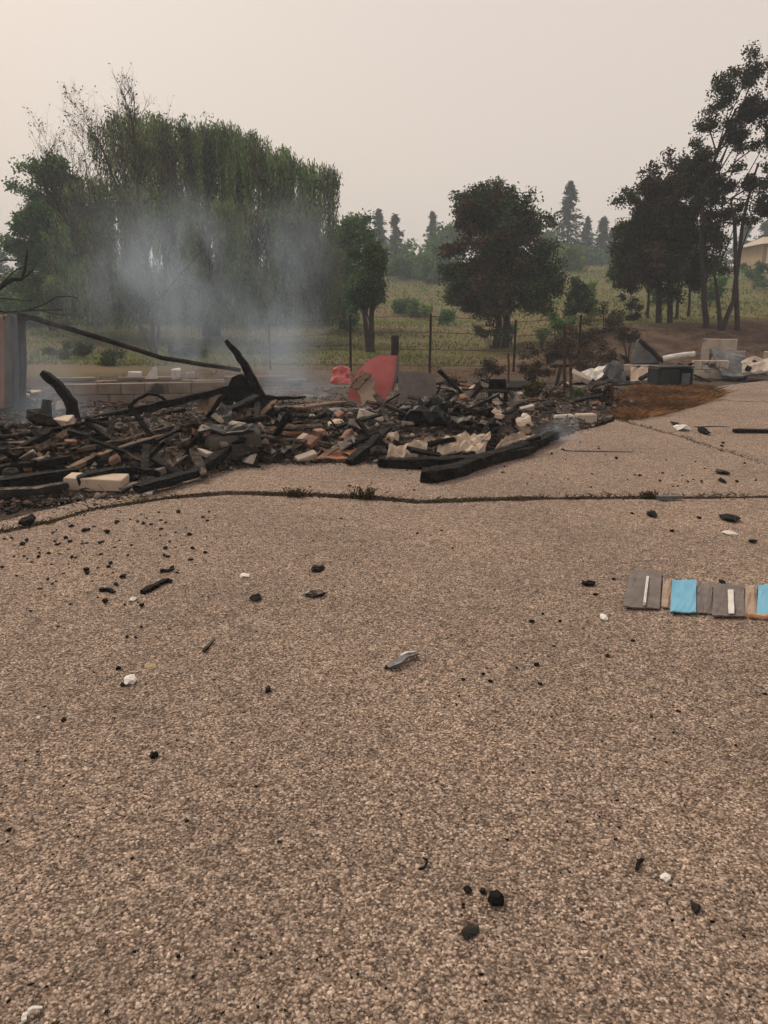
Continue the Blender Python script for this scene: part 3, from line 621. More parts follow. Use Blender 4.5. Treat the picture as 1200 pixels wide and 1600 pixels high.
# black frame, stakes and shrubs right of the centre
fb = on(779, 634); st_ = thing('burned_chair', 'small blackened chair frame among the rubble near the shrubs', 'chair', fb)
for dx in (-.13, .13):
    for dy, hh in ((0, .2), (.2, .38)): pole([fb + Vector((dx, dy, 0)), fb + Vector((dx * .95, dy, hh))], .018, .016).build('leg', 'char', st_)
MB().sheet([fb + Vector((-.16, -.03, .2)), fb + Vector((.16, -.03, .2)), fb + Vector((.16, .23, .21)), fb + Vector((-.16, .23, .21))], 5, 4, .03, .015).build('seat', 'char', st_)
MB().sheet([fb + Vector((-.15, .2, .24)), fb + Vector((.15, .2, .24)), fb + Vector((.14, .22, .40)), fb + Vector((-.14, .22, .40))], 5, 3, .02, .02).build('backrest', 'char', st_)
one(MB().sheet([Q(792, 611, 13.4), Q(826, 609, 13.4), Q(830, 600, 13.9), Q(796, 600, 13.9)], 5, 3, .06, .02), 'burned_table_top', 'char', 'black slab like a burned table top beside the chair frame', 'slab')
one(MB().rock(Q(776, 621, 12.6), (.07, .06, .09), 2, .3), 'white_pot', 'white', 'white lump in front of the blackened chair frame', 'lump')
one(MB().rock(on(818, 664, .08), (.13, .1, .10), 2, .25), 'tan_boulder', 'plaster', 'large rounded tan lump below the green shrubs', 'lump')
one(MB().rock(on(822, 654, .12), (.07, .06, .05), 2, .25), 'white_lump', 'white', 'white lump on top of the rounded tan lump', 'lump')
for (x0, x1, y, lab) in ((868, 898, 662, 'weathered kerb block left of its pair by the shrubs'), (902, 932, 660, 'weathered kerb block right of its pair by the shrubs')):
    p = P((x0 + x1) / 2, y + 4); one(MB().box((p.x, p.y + .1, .08), ((x1 - x0) * M_(p.y), .18, .15), .08, .008), 'kerb_block', 'block', lab, 'kerb block')
def rod_post(px, yt, yb, D, r, mat, label, name='fence_post', gz=None):
    b = Q(px, yb, D); b.z = max(0, heap(b.x, b.y), terrain(b.x, b.y)) - .1
    t = Q(px + random.uniform(-1, 1), yt, D); return one(pole([b, (b + t) / 2, t], r, r * .9, .05), name, mat, label, 'post')
rod_post(882, 506, 628, 14.3, .035, 'rust', 'rusty post standing behind the green shrubs')
rod_post(892, 560, 640, 14.0, .03, 'rust', 'short rusty stake right against the taller rusty post', 'stake')
rod_post(956, 600, 645, 13.2, .028, 'rust', 'short stake at the edge of the dry grass', 'stake')
rod_post(795, 552, 600, 18.0, .03, 'rust', 'thin rusty stake left of the brown tree foot', 'stake')
rod_post(617, 524, 585, 18.5, .10, 'burnt_bark', 'stout charred post just behind the red sheet', 'charred_post')

# wire fence in front of the meadow
wf = thing('wire_fence', 'thin wire fence with dark steel posts across the meadow edge', 'fence', P(673, 584))
fposts = [(420, 505, 22.6), (547, 492, 22.0), (673, 490, 21.3), (806, 500, 21.8), (908, 492, 21.8)]
tops = []
for x, yt, Dd in fposts:
    t = Q(x, yt, Dd); b = Vector((t.x, t.y, terrain(t.x, t.y) - .15)); tops.append((b, t))
    pole([b, t], .036, .034, .03).build('post', 'burnt_bark', wf)
for k in (.96, .72, .45, .2):
    m = MB(); path = []
    for (b, t) in tops: path.append(b.lerp(t, k) + Vector((0, -.04, 0)))
    m.loft(along(path, 3, .012), .008, n=4); m.build('wire', 'rust', wf)

# ------------------------------------------------------------------ collapsed building on the right
block_wall('block_wall', 'pale block wall at the right edge below the burned bank', 1098, 1240, 21.6, 20.6, 530, 3, .42, 'block', terrain(11, 21.2), {(2, 2), (2, 3), (1, 3)})
block_wall('block_wall', 'low pale block wall right of the dark box', 1083, 1138, 19.4, 19.3, 563, 2, .36, 'block', 0)
block_wall('block_wall', 'long low block wall behind the dark box', 975, 1030, 20.3, 20.0, 570, 2, .36, 'block', 0)
one(MB().sheet([Q(1125, 590, 18.8), Q(1200, 588, 18.6), Q(1160, 556, 20.3), Q(1106, 543, 20.6)], 9, 7, .05, .10, 2.0, .1), 'roof_slab', 'slate', 'dark grey roof slab leaning against the right block wall', 'roof slab')
one(MB().sheet([Q(1160, 584, 18.9), Q(1230, 580, 18.7), Q(1215, 560, 19.4), Q(1158, 563, 19.5)], 8, 5, .04, .10), 'pale_sheet', 'block', 'pale sheet lying right of the dark roof slab', 'sheet')
one(pole([Q(1036, 561, 19.9), Q(1060, 556, 19.8), Q(1086, 553, 19.7)], .085, .07, .08), 'white_pipe', 'white', 'whitish pipe lying over the debris behind the dark box', 'pipe')
one(MB().slab([Q(988, 568, 20.5), Q(1030, 566, 20.3), Q(1022, 548, 20.6), Q(1008, 534, 20.8), Q(994, 531, 20.9)], .1), 'bent_metal_sheet', 'slate', 'pointed grey metal sheet standing up in the right debris', 'metal sheet')
one(timber([Q(1000, 532, 20.6), Q(1018, 548, 20.4), Q(1036, 566, 20.2)], .07, .06, .8), 'charred_board', 'char', 'black board leaning on the pointed grey sheet', 'board')
one(MB().sheet([Q(938, 600, 18.0), Q(978, 602, 17.8), Q(975, 566, 18.6), Q(945, 570, 18.8)], 8, 7, .03, .30, 3), 'crushed_metal', 'slate', 'crushed grey metal heap left of the dark box', 'metal')
one(MB().sheet([Q(898, 598, 18.2), Q(940, 592, 18.2), Q(956, 570, 18.7), Q(916, 580, 18.8)], 9, 5, .03, .15, 3), 'pale_metal_sheet', 'white', 'whitish bent sheet at the left of the right debris', 'metal sheet')
one(MB().rock(Q(905, 600, 18.2), (.22, .2, .12), 2, .3), 'burned_lump', 'char', 'black lump under the whitish bent sheet', 'lump')
one(MB().sheet([Q(985, 604, 18.3), Q(1030, 602, 18.3), Q(1032, 575, 19.6), Q(985, 576, 19.6)], 8, 6, .03, .12), 'tan_sheet', 'panel_tan', 'tan panel lying left of the dark box', 'panel')
one(timber([Q(1000, 592, 18.6), Q(1016, 583, 18.9), Q(1030, 578, 19.2)], .06, .05, .5), 'charred_board', 'char', 'charred board across the tan panel', 'board')
bx_ = P(1054, 608); bt = thing('burned_cabinet', 'dark green-black box with an open front on the driveway edge', 'cabinet', bx_)
bw, bh, bd = .80, .46, .45
rzb = .18
def loc(x, y, z): return bx_ + Matrix.Rotation(rzb, 3, 'Z') @ Vector((x, y, z))
MB().box(loc(0, bd, bh / 2), (bw, .04, bh), rzb, .006, bev=.008).build('back_panel', 'dark_metal', bt)
MB().box(loc(0, bd / 2, bh + .01), (bw + .04, bd + .04, .035), rzb, .006, bev=.008).build('top_panel', 'dark_metal', bt)
MB().box(loc(0, bd / 2, .02), (bw, bd, .035), rzb, .006, bev=.008).build('bottom_panel', 'dark_metal', bt)
for sx in (-1, 1): MB().box(loc(sx * bw / 2, bd / 2, bh / 2), (.05, bd, bh - .03), rzb, .006, bev=.008).build('side_panel', 'dark_metal', bt)
MB().box(loc(-.18, .0, bh / 2), (.5, .03, bh - .08), rzb, .006, bev=.008).build('door', 'dark_metal', bt)
MB().box(loc(.26, .03, bh / 2 - .02), (.2, .03, bh - .2), rzb, .004, bev=.006).build('pane', 'slate', bt)

# ------------------------------------------------------------------ rubble pieces one can tell apart
def variants(fn, n): return [fn() for _ in range(n)]
def mesh_of(m, mat):
    V = arr(m.v); c = arr([(V[:, 0].min() + V[:, 0].max()) / 2, (V[:, 1].min() + V[:, 1].max()) / 2, V[:, 2].min()])
    me = bpy.data.meshes.new('rubble'); me.from_pydata((V - c).tolist(), [], m.f); me.materials.append(MT[mat]); me.update(); return me
def mk_rock(s, mt): return mesh_of(MB().rock((0, 0, 0), (s, s * .8, s * .6), 1, .35), mt)
def mk_shard(s, mt):
    m = MB().box((0, 0, 0), (s * random.uniform(1, 1.9), s * random.uniform(.7, 1.2), s * random.uniform(.3, .6)), 0, s * .16); return mesh_of(m, mt)
def mk_brick(mt): return mesh_of(MB().box((0, 0, 0), (random.uniform(.10, .21), .10, .065), 0, .008), mt)
def mk_board(l, mt): return mesh_of(MB().loft(along([(-l / 2, 0, 0), (0, 0, random.uniform(-.02, .02)), (l / 2, 0, 0)], 2, .006), random.uniform(.025, .045), jit=.18, shape='square', flat=.4), mt)
def mk_sheet(s, mt): return mesh_of(MB().sheet([(-s, -s * .7, 0), (s, -s * .6, 0), (s * .9, s * .7, .02), (-s * .9, s * .6, .03)], 5, 4, .012, .10, 3, .2), mt)
KIND = {
 'charred_board': ([mk_board(random.uniform(.35, 1.1), m_) for m_ in ('char', 'char', 'char_ash', 'char', 'char_ash', 'char', 'char')], 'board', 'short charred board lying loose', 'charred boards'),
 'wood_scrap': ([mk_board(random.uniform(.25, .8), m_) for m_ in ('scorched', 'tan_wood', 'scorched', 'scorched', 'tan_wood', 'orange_wood', 'scorched')], 'wood scrap', 'brown scorched wood scrap lying loose', 'brown wood scraps'),
 'broken_brick': ([mk_brick('brick') for _ in range(4)], 'brick', 'broken dusty brick lying loose', 'broken bricks'),
 'plaster_chunk': ([mk_shard(random.uniform(.08, .16), m_) for m_ in ('plaster', 'block', 'concrete', 'plaster', 'cream', 'block')], 'plaster chunk', 'pale plaster chunk lying loose', 'plaster chunks'),
 'cinder_lump': ([mk_rock(random.uniform(.06, .13), m_) for m_ in ('char', 'char_ash', 'char_ash')], 'cinder', 'black cinder lump lying loose', 'cinder lumps'),
 'sheet_scrap': ([mk_sheet(random.uniform(.10, .2), m_) for m_ in ('grey_metal', 'slate', 'char_ash', 'panel_grey', 'scorched')], 'scrap', 'crumpled thin sheet scrap lying loose', 'sheet scraps')}
ZONES = [('in the left heap', -140, 300, 668, 776, 92, 0, ('near the left edge', 'above the cream block', 'by the appliance')),
         ('below the black rafter', 300, 560, 645, 728, 80, 0, ('by the appliance', 'in the middle', 'toward the orange board')),
         ('around the cream plaster sheets', 560, 850, 640, 722, 84, 0, ('at the left', 'in the middle', 'toward the log end')),
         ('before the scorched tree', 640, 960, 590, 640, 60, 0, ('by the leaning sheet', 'by the chair frame', 'by the rusty post')),
         ('in the smoky corner', -60, 110, 610, 690, 30, 0, ('at the edge', 'by the door frame', 'by the bent post')),
         ('among the right walls', 890, 1200, 560, 604, 46, 1, ('by the whitish sheet', 'by the dark cabinet', 'by the roof slab'))]
LOOK = {'char': 'black', 'char_ash': 'ash-grey', 'scorched': 'scorched', 'tan_wood': 'tan', 'orange_wood': 'orange-brown', 'brick': 'dusty', 'plaster': 'cream', 'block': 'pale', 'concrete': 'grey-tan', 'cream': 'smooth cream', 'grey_metal': 'grey metal', 'slate': 'slate grey', 'panel_grey': 'brown-grey'}
MATKEY = {v.name: k for k, v in MT.items()}
NOUN = {'charred_board': 'charred board', 'wood_scrap': 'wood scrap', 'broken_brick': 'broken brick', 'plaster_chunk': 'plaster chunk', 'cinder_lump': 'cinder lump', 'sheet_scrap': 'sheet scrap'}
kinds = list(KIND)
for where, xa, xb, ya, yb, cnt, mode, thirds in ZONES:
    for i in range(cnt):
        k = random.choices(kinds, (52, 20, 4, 7, 11, 6) if 'left' in where or 'smoky' in where else (38, 20, 8, 16, 10, 8))[0]
        meshes, cat, lab, grp = KIND[k]
        x, y = random.uniform(xa, xb), random.uniform(ya, yb)
        if mode == 0:
            if y > 776 - max(0, x - 180) * .32 and x < 340: y -= 40
            if 70 < x < 215 and y > 728: continue
            if 600 < x < 850 and y > 678 and k != 'charred_board': continue
            p = on(x, y)
            if heap(p.x, p.y) <= 0: continue
        else:
            p = P(x, y)
            if y > 604 - (x - 990) * .05 or (x > 980 and y > 596): p = P(x, 590)
        me = random.choice(meshes); o = bpy.data.objects.new(k, me); COL.objects.link(o)
        o.location = p + Vector((0, 0, random.uniform(-.01, .05))); o.rotation_euler = (random.gauss(0, .35), random.gauss(0, .35), random.uniform(0, 6.28))
        s = random.uniform(.65, 1.25) * (1.4 if mode else 1.0); o.scale = (s, s, s)
        third = thirds[min(2, int((x - xa) / (xb - xa) * 3))]; depth = ('back', 'front')[int((y - ya) / (yb - ya) > .5)]
        lk = LOOK[MATKEY[me.materials[0].name]]; big = 'larger' if s > .95 else 'smaller'
        props(o, f'{big} {lk} {NOUN[k]} {where}, {depth} row, {third}', cat, f'{grp} {where}')

# ------------------------------------------------------------------ things lying on the driveway
def piece(px, py, wpx, hpx, mat, label, cat, name, group=None, flatness=.5, sub=2, rot=0, jit=.3):
    p = P(px, py); s = p.length * 1.0 / FPX
    wpx *= .85; dep = hpx * .72 * s / max(.22, (CAM_H / math.hypot(p.y, CAM_H)))
    m = MB().rock((p.x, p.y, min(wpx * s, dep) * flatness * .45), (wpx * s / 2, dep / 2, min(wpx * s, dep) * flatness / 2 + .002), sub, jit, rot)
    return one(m, name, mat, label, cat, group)
piece(775, 1410, 32, 34, 'char', 'largest black charcoal lump, near the bottom of the driveway', 'charcoal', 'charcoal_lump', flatness=.7)
piece(735, 1457, 30, 40, 'char_ash', 'elongated grey-black charcoal flake just below the largest lump', 'charcoal', 'charcoal_flake', flatness=.25, rot=-.6)
piece(731, 1392, 15, 16, 'char', 'small charcoal bit left of the largest lump', 'charcoal', 'charcoal_bit')
piece(754, 1394, 14, 13, 'char_ash', 'greyish charcoal bit touching the largest lump', 'charcoal', 'charcoal_bit')
piece(1086, 1421, 18, 20, 'char_ash', 'dark grey charcoal lump alone at the lower right', 'charcoal', 'charcoal_lump', flatness=.6)
piece(1040, 1373, 20, 16, 'white', 'white chip right of the curled black scrap at lower right', 'chip', 'white_chip', flatness=.4)
piece(150, 1424, 11, 20, 'plaster', 'small pale grey chip at the lower left', 'chip', 'pale_chip', flatness=.4)
piece(242, 1183, 18, 12, 'char', 'black charcoal lump alone on the left foreground', 'charcoal', 'charcoal_lump', flatness=.6)
piece(419, 1080, 11, 13, 'char', 'round black charcoal bit below the pale scraps', 'charcoal', 'charcoal_lump', flatness=.8)
piece(203, 1066, 22, 18, 'white', 'whitish crumpled scrap on the left driveway', 'scrap', 'white_scrap', flatness=.5)
piece(192, 1071, 9, 8, 'char', 'charcoal bit touching the whitish crumpled scrap', 'charcoal', 'charcoal_bit')
piece(382, 900, 20, 8, 'white', 'thin white flake near the middle of the driveway', 'flake', 'white_flake', flatness=.2)
piece(496, 891, 26, 12, 'char', 'flat black flake in the middle of the driveway', 'charcoal', 'charcoal_flake', flatness=.35)
piece(493, 931, 36, 11, 'char_ash', 'grey and black flake below the flat black one', 'flake', 'ash_flake', flatness=.4)
piece(488, 927, 24, 5, 'white', 'white rim of ash on the grey and black flake', 'ash', 'white_ash', flatness=.3)
piece(400, 936, 22, 12, 'char', 'forked black flake left of the grey and black one', 'charcoal', 'charcoal_flake', flatness=.4)
piece(236, 1042, 22, 14, 'yellow_stone', 'faint yellowish stain-like scrap above the whitish scrap', 'scrap', 'yellow_scrap', flatness=.12)
piece(208, 938, 12, 10, 'white', 'tiny white chip near the charred stick', 'chip', 'white_chip')
piece(943, 967, 14, 10, 'white', 'white chip lower left of the panel strip', 'chip', 'white_chip', flatness=.5)
piece(60, 1122, 7, 6, 'white', 'tiny bright chip at the left edge of the foreground', 'chip', 'white_chip')
piece(44, 819, 18, 14, 'char', 'round black lump near the left heap corner', 'charcoal', 'charcoal_lump', flatness=.8)
piece(20, 802, 24, 10, 'char', 'flat black lump left of the round lump', 'charcoal', 'charcoal_lump', flatness=.5)
piece(232, 773, 13, 11, 'white', 'white pebble at the foot of the left heap', 'pebble', 'white_pebble', flatness=.7)
piece(1098, 677, 11, 12, 'char', 'black lump standing alone on the far right driveway', 'charcoal', 'charcoal_lump', flatness=.9)
piece(1065, 672, 24, 9, 'white', 'white scrap left of the far black lump', 'scrap', 'white_scrap', flatness=.4)
piece(1055, 664, 10, 7, 'char', 'black bit behind the far white scrap', 'charcoal', 'charcoal_bit')
piece(1128, 740, 18, 7, 'char_ash', 'small dark flake above the main crack', 'flake', 'ash_flake', flatness=.4)
piece(1128, 753, 7, 7, 'char', 'small black cube-like bit above the main crack', 'charcoal', 'charcoal_bit', flatness=.9)
piece(1139, 812, 28, 14, 'char', 'ragged black flake above the panel strip', 'charcoal', 'charcoal_flake', flatness=.3)
piece(1140, 835, 26, 8, 'white', 'pale ash scrap above the panel strip', 'ash', 'ash_scrap', flatness=.2)
piece(1018, 806, 14, 10, 'char', 'black bit below the main crack at right', 'charcoal', 'charcoal_bit', flatness=.6)
piece(919, 914, 24, 9, 'char', 'flat black flake left of the panel strip', 'charcoal', 'charcoal_flake', flatness=.4)
# curled strips and sticks
def stick(pix, r, mat, label, cat, name, z=.012, flat=.7, r1=None):
    q = [P(x, y, zz if len(t) > 2 else z) for t in pix for (x, y, zz) in [(t if len(t) > 2 else (*t, z))]]
    return one(timber(q, r, r1 or r * .7, flat, .15, 3, .002), name, mat, label, cat)
stick([(222, 925), (238, 918), (252, 910), (264, 905)], .020, 'char', 'black charred stick on the left driveway', 'stick', 'charred_stick')
stick([(250, 892), (262, 891), (272, 889)], .012, 'char', 'thin black splinter above the charred stick', 'splinter', 'splinter')
stick([(156, 921), (168, 921), (180, 925)], .013, 'char', 'dark splinter left of the charred stick', 'splinter', 'splinter')
stick([(318, 1018), (326, 1008), (335, 1000)], .008, 'char_ash', 'thin grey splinter lying aslant on the left driveway', 'splinter', 'splinter')
stick([(606, 1042), (622, 1036, .02), (634, 1026, .03), (652, 1021, .015)], .021, 'slate', 'curled grey burned strip in the middle of the driveway', 'strip', 'curled_strip', flat=.35)
stick([(626, 1024, .03), (638, 1019, .035), (651, 1018, .02)], .007, 'white', 'thin white ash edge behind the curled grey strip', 'ash', 'ash_edge', flat=.5)
piece(604, 1044, 9, 7, 'char', 'black crumb at the end of the curled grey strip', 'charcoal', 'charcoal_bit')
stick([(38, 1596), (40, 1584, .012), (50, 1576, .016), (66, 1574)], .006, 'white', 'curled white scrap at the lower left corner', 'scrap', 'curled_scrap', flat=.5)
stick([(995, 1358), (998, 1346), (1006, 1343)], .006, 'char', 'small curled black scrap beside the white chip', 'scrap', 'curled_scrap')
stick([(655, 1358), (664, 1356), (668, 1346), (661, 1340)], .004, 'char', 'hook-shaped black fibre above the largest lump', 'fibre', 'black_fibre')
stick([(1028, 777), (1046, 776), (1066, 776)], .035, 'slate', 'dark flat plate lying across the main crack', 'plate', 'dark_plate', .03, .4)
stick([(1146, 673), (1175, 673), (1240, 674)], .05, 'char', 'long black board at the far right of the driveway', 'board', 'charred_board', .03, .5)
stick([(880, 704), (930, 705), (990, 706)], .012, 'char_ash', 'thin grey strip lying on the far slab', 'strip', 'grey_strip', .006, .3)
stick([(1085, 667), (1120, 666), (1140, 667)], .014, 'char_ash', 'thin charred lath near the far black lump', 'lath', 'charred_lath', .006, .4)
# crumbs: individuals that show, sharing one description per area
crumb_mesh = [mesh_of(MB().rock((0, 0, 0), (.5, .42, .32), 1, .3), 'char') for _ in range(5)] + [mesh_of(MB().rock((0, 0, 0), (.5, .42, .3), 1, .3), 'char_ash') for _ in range(2)]
def crumb(px, py, wpx, label, group, mesh=None):
    p = P(px, py); s = wpx * random.uniform(.62, .95) * p.length / FPX
    o = bpy.data.objects.new('charcoal_crumb', mesh or random.choice(crumb_mesh)); COL.objects.link(o)
    o.location = (p.x, p.y, -.0005); o.rotation_euler = (0, 0, random.uniform(0, 6.28)); o.scale = (s, s * random.uniform(.7, 1.3), s * random.uniform(.5, 1))
    props(o, label, 'charcoal crumb', group)
fixed = [(724, 1063, 11), (755, 1055, 10), (766, 1066, 12), (807, 1045, 10), (838, 1040, 13), (844, 1070, 11), (713, 1101, 8), (832, 1207, 9), (682, 1222, 8), (886, 1284, 10), (793, 1313, 9), (908, 1421, 9), (890, 1363, 7), (876, 1364, 6), (978, 1480, 7), (940, 1496, 9), (962, 1312, 9), (990, 1264, 6), (862, 1121, 7), (940, 1159, 8), (1018, 1120, 9), (1060, 1112, 12), (559, 1523, 10), (279, 1496, 10), (302, 1527, 9), (437, 1316, 12), (292, 1284, 9), (14, 1298, 10), (108, 1212, 8), (100, 1126, 12), (70, 1104, 7), (185, 1046, 14), (212, 997, 9), (199, 996, 9), (222, 948, 13), (330, 1047, 7), (366, 1016, 6), (831, 972, 12), (848, 960, 9), (875, 971, 8), (959, 906, 9), (930, 930, 11), (949, 1026, 14), (946, 1016, 7), (866, 1010, 8), (988, 1002, 9), (652, 834, 7), (533, 811, 8), (690, 829, 9), (707, 858, 10), (1050, 831, 12), (1176, 848, 14), (1092, 810, 10), (988, 803, 8), (1195, 1085, 9), (400, 1230, 7), (520, 1180, 5), (466, 1514, 8), (760, 1480, 8), (1000, 1180, 6), (1048, 1384, 6)]
LAND = [(775, 1410, 'largest charcoal lump'), (1086, 1421, 'lone lower-right charcoal lump'), (150, 1424, 'pale grey chip'), (242, 1183, 'left foreground charcoal lump'), (419, 1080, 'round charcoal bit'), (203, 1066, 'whitish crumpled scrap'), (496, 891, 'flat black flake'), (240, 915, 'charred stick'), (628, 1032, 'curled grey strip'), (1090, 930, 'panel strip'), (943, 967, 'white chip by the panel strip'), (1139, 812, 'ragged flake above the panel strip'), (919, 914, 'flake left of the panel strip')]
ORD = ['nearest', 'second nearest', 'third nearest', 'fourth nearest', 'fifth nearest', 'sixth nearest', 'seventh nearest', 'eighth nearest', 'ninth nearest', 'tenth nearest']
buckets = {}
for x, y, wpx in fixed:
    lx, ly, nm = min(LAND, key=lambda l: math.hypot(l[0] - x, l[1] - y)); dx, dy = x - lx, y - ly
    d = ('right of' if dx > 0 else 'left of') if abs(dx) > abs(dy) else ('below' if dy > 0 else 'above'); buckets.setdefault((nm, d), []).append((math.hypot(dx, dy), x, y, wpx))
for (nm, d), lst in buckets.items():
    for i, (_, x, y, wpx) in enumerate(sorted(lst)): crumb(x, y, wpx, f'black charcoal crumb {ORD[min(i, 9)]} {d} the {nm}', 'charcoal crumbs on the open driveway')
for i in range(105):
    y = 800 + abs(random.gauss(0, 75)); x = random.uniform(0, 330 - max(0, (y - 860)) * .6)
    lim = 838 - x * .28
    if y < lim + 6: y = lim + random.uniform(6, 60)
    crumb(x, y, random.choice((5, 6, 7, 8, 10, 13)), 'charcoal crumb in the dense scatter below the left heap', 'charcoal crumbs below the left heap')
for i in range(70):
    x, y = random.uniform(380, 1200), random.uniform(690, 770)
    if y < 745 - (x - 560) * .17 and x < 900: continue
    crumb(x, y, random.choice((4, 5, 6, 8)), 'charcoal crumb scattered on the pavement beyond the main crack', 'charcoal crumbs beyond the main crack')
fine = []
for _ in range(2600):
    y = random.uniform(1.2, 12); x = random.uniform(-.6, .6) * (y + .4)
    if random.random() < .35: x = -abs(x) * .9; y = random.uniform(4.0, 6.5)
    fine.append((x, y, .001))
octs('charcoal_dust', fine, rng.uniform(.002, .008, len(fine)), 'char', 'fine black charcoal specks over the driveway')

dp = []
while len(dp) < 7000:
    x = random.uniform(-6.2, 3.2); y = FRONT(x) - abs(random.gauss(0, .45 if x < -2 else .16)) * random.random() + .1
    dp.append((x, y, .002))
octs('ash_dirt', dp, rng.uniform(.004, .020, len(dp)) * rng.uniform(.4, 1, len(dp)), 'frags', 'dirty ash and crumbs spilled on the asphalt along the ruin')
# strip of panels at the right
ps = thing('panel_strip', 'strip of grey, blue and tan panels lying flat at the right edge', 'panel strip', P(1090, 950))
segs = [(985, 1035, 893, 950, 'panel_grey', .012), (1036, 1050, 905, 950, 'panel_tan', .006), (1050, 1089, 907, 957, 'blue', .016), (1090, 1114, 912, 958, 'panel_grey', .009), (1115, 1164, 914, 963, 'panel_grey', .014), (1165, 1184, 915, 963, 'panel_tan', .008), (1185, 1232, 914, 962, 'blue', .016), (1234, 1290, 918, 966, 'panel_grey', .012)]
for xa, xb, yt, yb, mt, z in segs:
    sl = (xa + xb) / 2; sk = -12 if xa < 1000 else -3
    q = [P(xa + sk, yb, z), P(xb - 1 + sk * .3, yb + 1, z), P(xb - 1, yt + 1, z + .004), P(xa, yt, z + .004)]
    pa = MB().sheet(q, 8, 6, .007, .012, 2.2).build('panel', mt, ps)
    if (xa, mt) in ((985, 'panel_grey'), (1115, 'panel_grey')):
        xm = (xa + xb) / 2 + 2; hw = 2.0 if xa < 1000 else 4.5; dd = -9 if xa < 1000 else 2
        MB().sheet([P(xm - hw + dd * .6, yb - 4, z + .014), P(xm + hw + dd * .6, yb - 4, z + .014), P(xm + hw, yt + 8, z + .018), P(xm - hw, yt + 8, z + .018)], 3, 6, .004, .006, 2).build('white_band', 'white', pa)
one(pole([P(1166, 962, .014), P(1200, 964, .016), P(1260, 968, .016)], .017, .017, .05), 'tan_roll', 'ember_tan', 'orange-tan thin roll along the front edge of the panel strip', 'roll')
piece(996, 917, 8, 7, 'char', 'black crumb lying on the first grey panel', 'charcoal', 'charcoal_bit')
piece(1128, 911, 10, 6, 'char', 'black crumb at the far edge of the panel strip', 'charcoal', 'charcoal_bit')

# ------------------------------------------------------------------ vegetation
def limbs(m, paths, n=7):
    for path, r0, r1 in paths:
        p = along(path, 3, r0 * .15); k = len(p); m.loft(p, [r0 + (r1 - r0) * i / (k - 1) for i in range(k)], n=n, jit=.08)
def crown_clusters(blobs, ncl, shell=.45, per=7):
    """clusters strung along boughs that push out of the crown, with thin spots left open"""
    nb = max(3, ncl // per); vol = arr([b[3] * b[4] * b[5] for b in blobs]) ** .75; pick = rng.choice(len(blobs), nb, p=vol / vol.sum())
    d = rng.normal(size=(nb, 3)); d /= np.linalg.norm(d, axis=1, keepdims=True)
    r = shell * .8 + (1 - shell * .8) * rng.random((nb, 1)) ** .7; B = arr(blobs)[pick]; c = B[:, :3] + d * r * B[:, 3:]
    out = d * arr([1, 1, .7]) + arr([0, 0, .55]) + rng.normal(size=(nb, 3)) * .45; out /= np.linalg.norm(out, axis=1, keepdims=True)
    ln = B[:, 3:].min(axis=1)[:, None] * rng.uniform(.15, .5, (nb, 1)); u = np.linspace(-.9, .75, per)[None, :, None]
    C = c[:, None, :] + out[:, None, :] * ln[:, None, :] * u + rng.normal(size=(nb, per, 3)) * ln[:, None, :] * .16
    keep = arr([n3(*(q * 1.15 + 3.1)) > -.24 or rr < .6 for q, rr in zip(c, r[:, 0])]).astype(bool)
    if keep.sum() < 3: keep[:] = True
    return C[keep].reshape(-1, 3)
def cluster_leaves(C, per, rad, L, W, axis=None, spread=1.0):
    N = len(C); R = rad * rng.uniform(.6, 1.3, (N, 1, 1)); X = np.clip(rng.normal(size=(N, per, 3)), -1.7, 1.7) * arr([.55, .55, .42]) * R + C[:, None, :]
    return leaf_quads(X.reshape(-1, 3), L, W, axis, spread)
def blob(px, py, D, rx, ry, dep=None):
    c = Q(px, py, D); s = M_(D); return (c.x, c.y, c.z, rx * s, (dep or rx) * s, ry * s)
def foot(px, D):
    x = (px - 600) / FPX * D * CT; return Vector((x, D, terrain(x, D) - .1))
def broadleaf(name, label, cat, D, foot_px, trunk, crowns, bark='bark', tw=.16, group=None, n_limb=26):
    """trunk: list of pixel paths from the foot up; crowns: [(part name, material, blobs, clusters, per, radius, leaf length, leaf width)]"""
    b = foot(foot_px, D); t = thing(name, label, cat, b, group); m = MB(); tops = []
    for path in trunk:
        p = [b if i == 0 and abs(x - foot_px) < 3 else (foot(x, D) if i == 0 else Q(x, y, D)) for i, (x, y) in enumerate(path)]
        limbs(m, [(p, tw, tw * .35)]); tops.append(p)
    allC = []
    for nm, mt, blobs, ncl, per, rad, L, W in crowns:
        C = crown_clusters(blobs, ncl); C[:, 2] = np.maximum(C[:, 2], b.z + .35); allC.append(C)
        quads_obj(nm, cluster_leaves(C, per, rad, L, W), mt, t, tuple(b))
    C = np.concatenate(allC)
    for i in rng.choice(len(C), min(n_limb, len(C)), replace=False):
        p = random.choice(tops); s = p[random.randint(1, len(p) - 1)]; e = Vector(C[i])
        if e.z < s.z - .3: continue
        mid = s.lerp(e, .5) + Vector((random.uniform(-.2, .2), random.uniform(-.2, .2), .15)); limbs(m, [([s, mid, e], tw * .3, .012)], 5)
    m.build('trunk', bark, t); return t

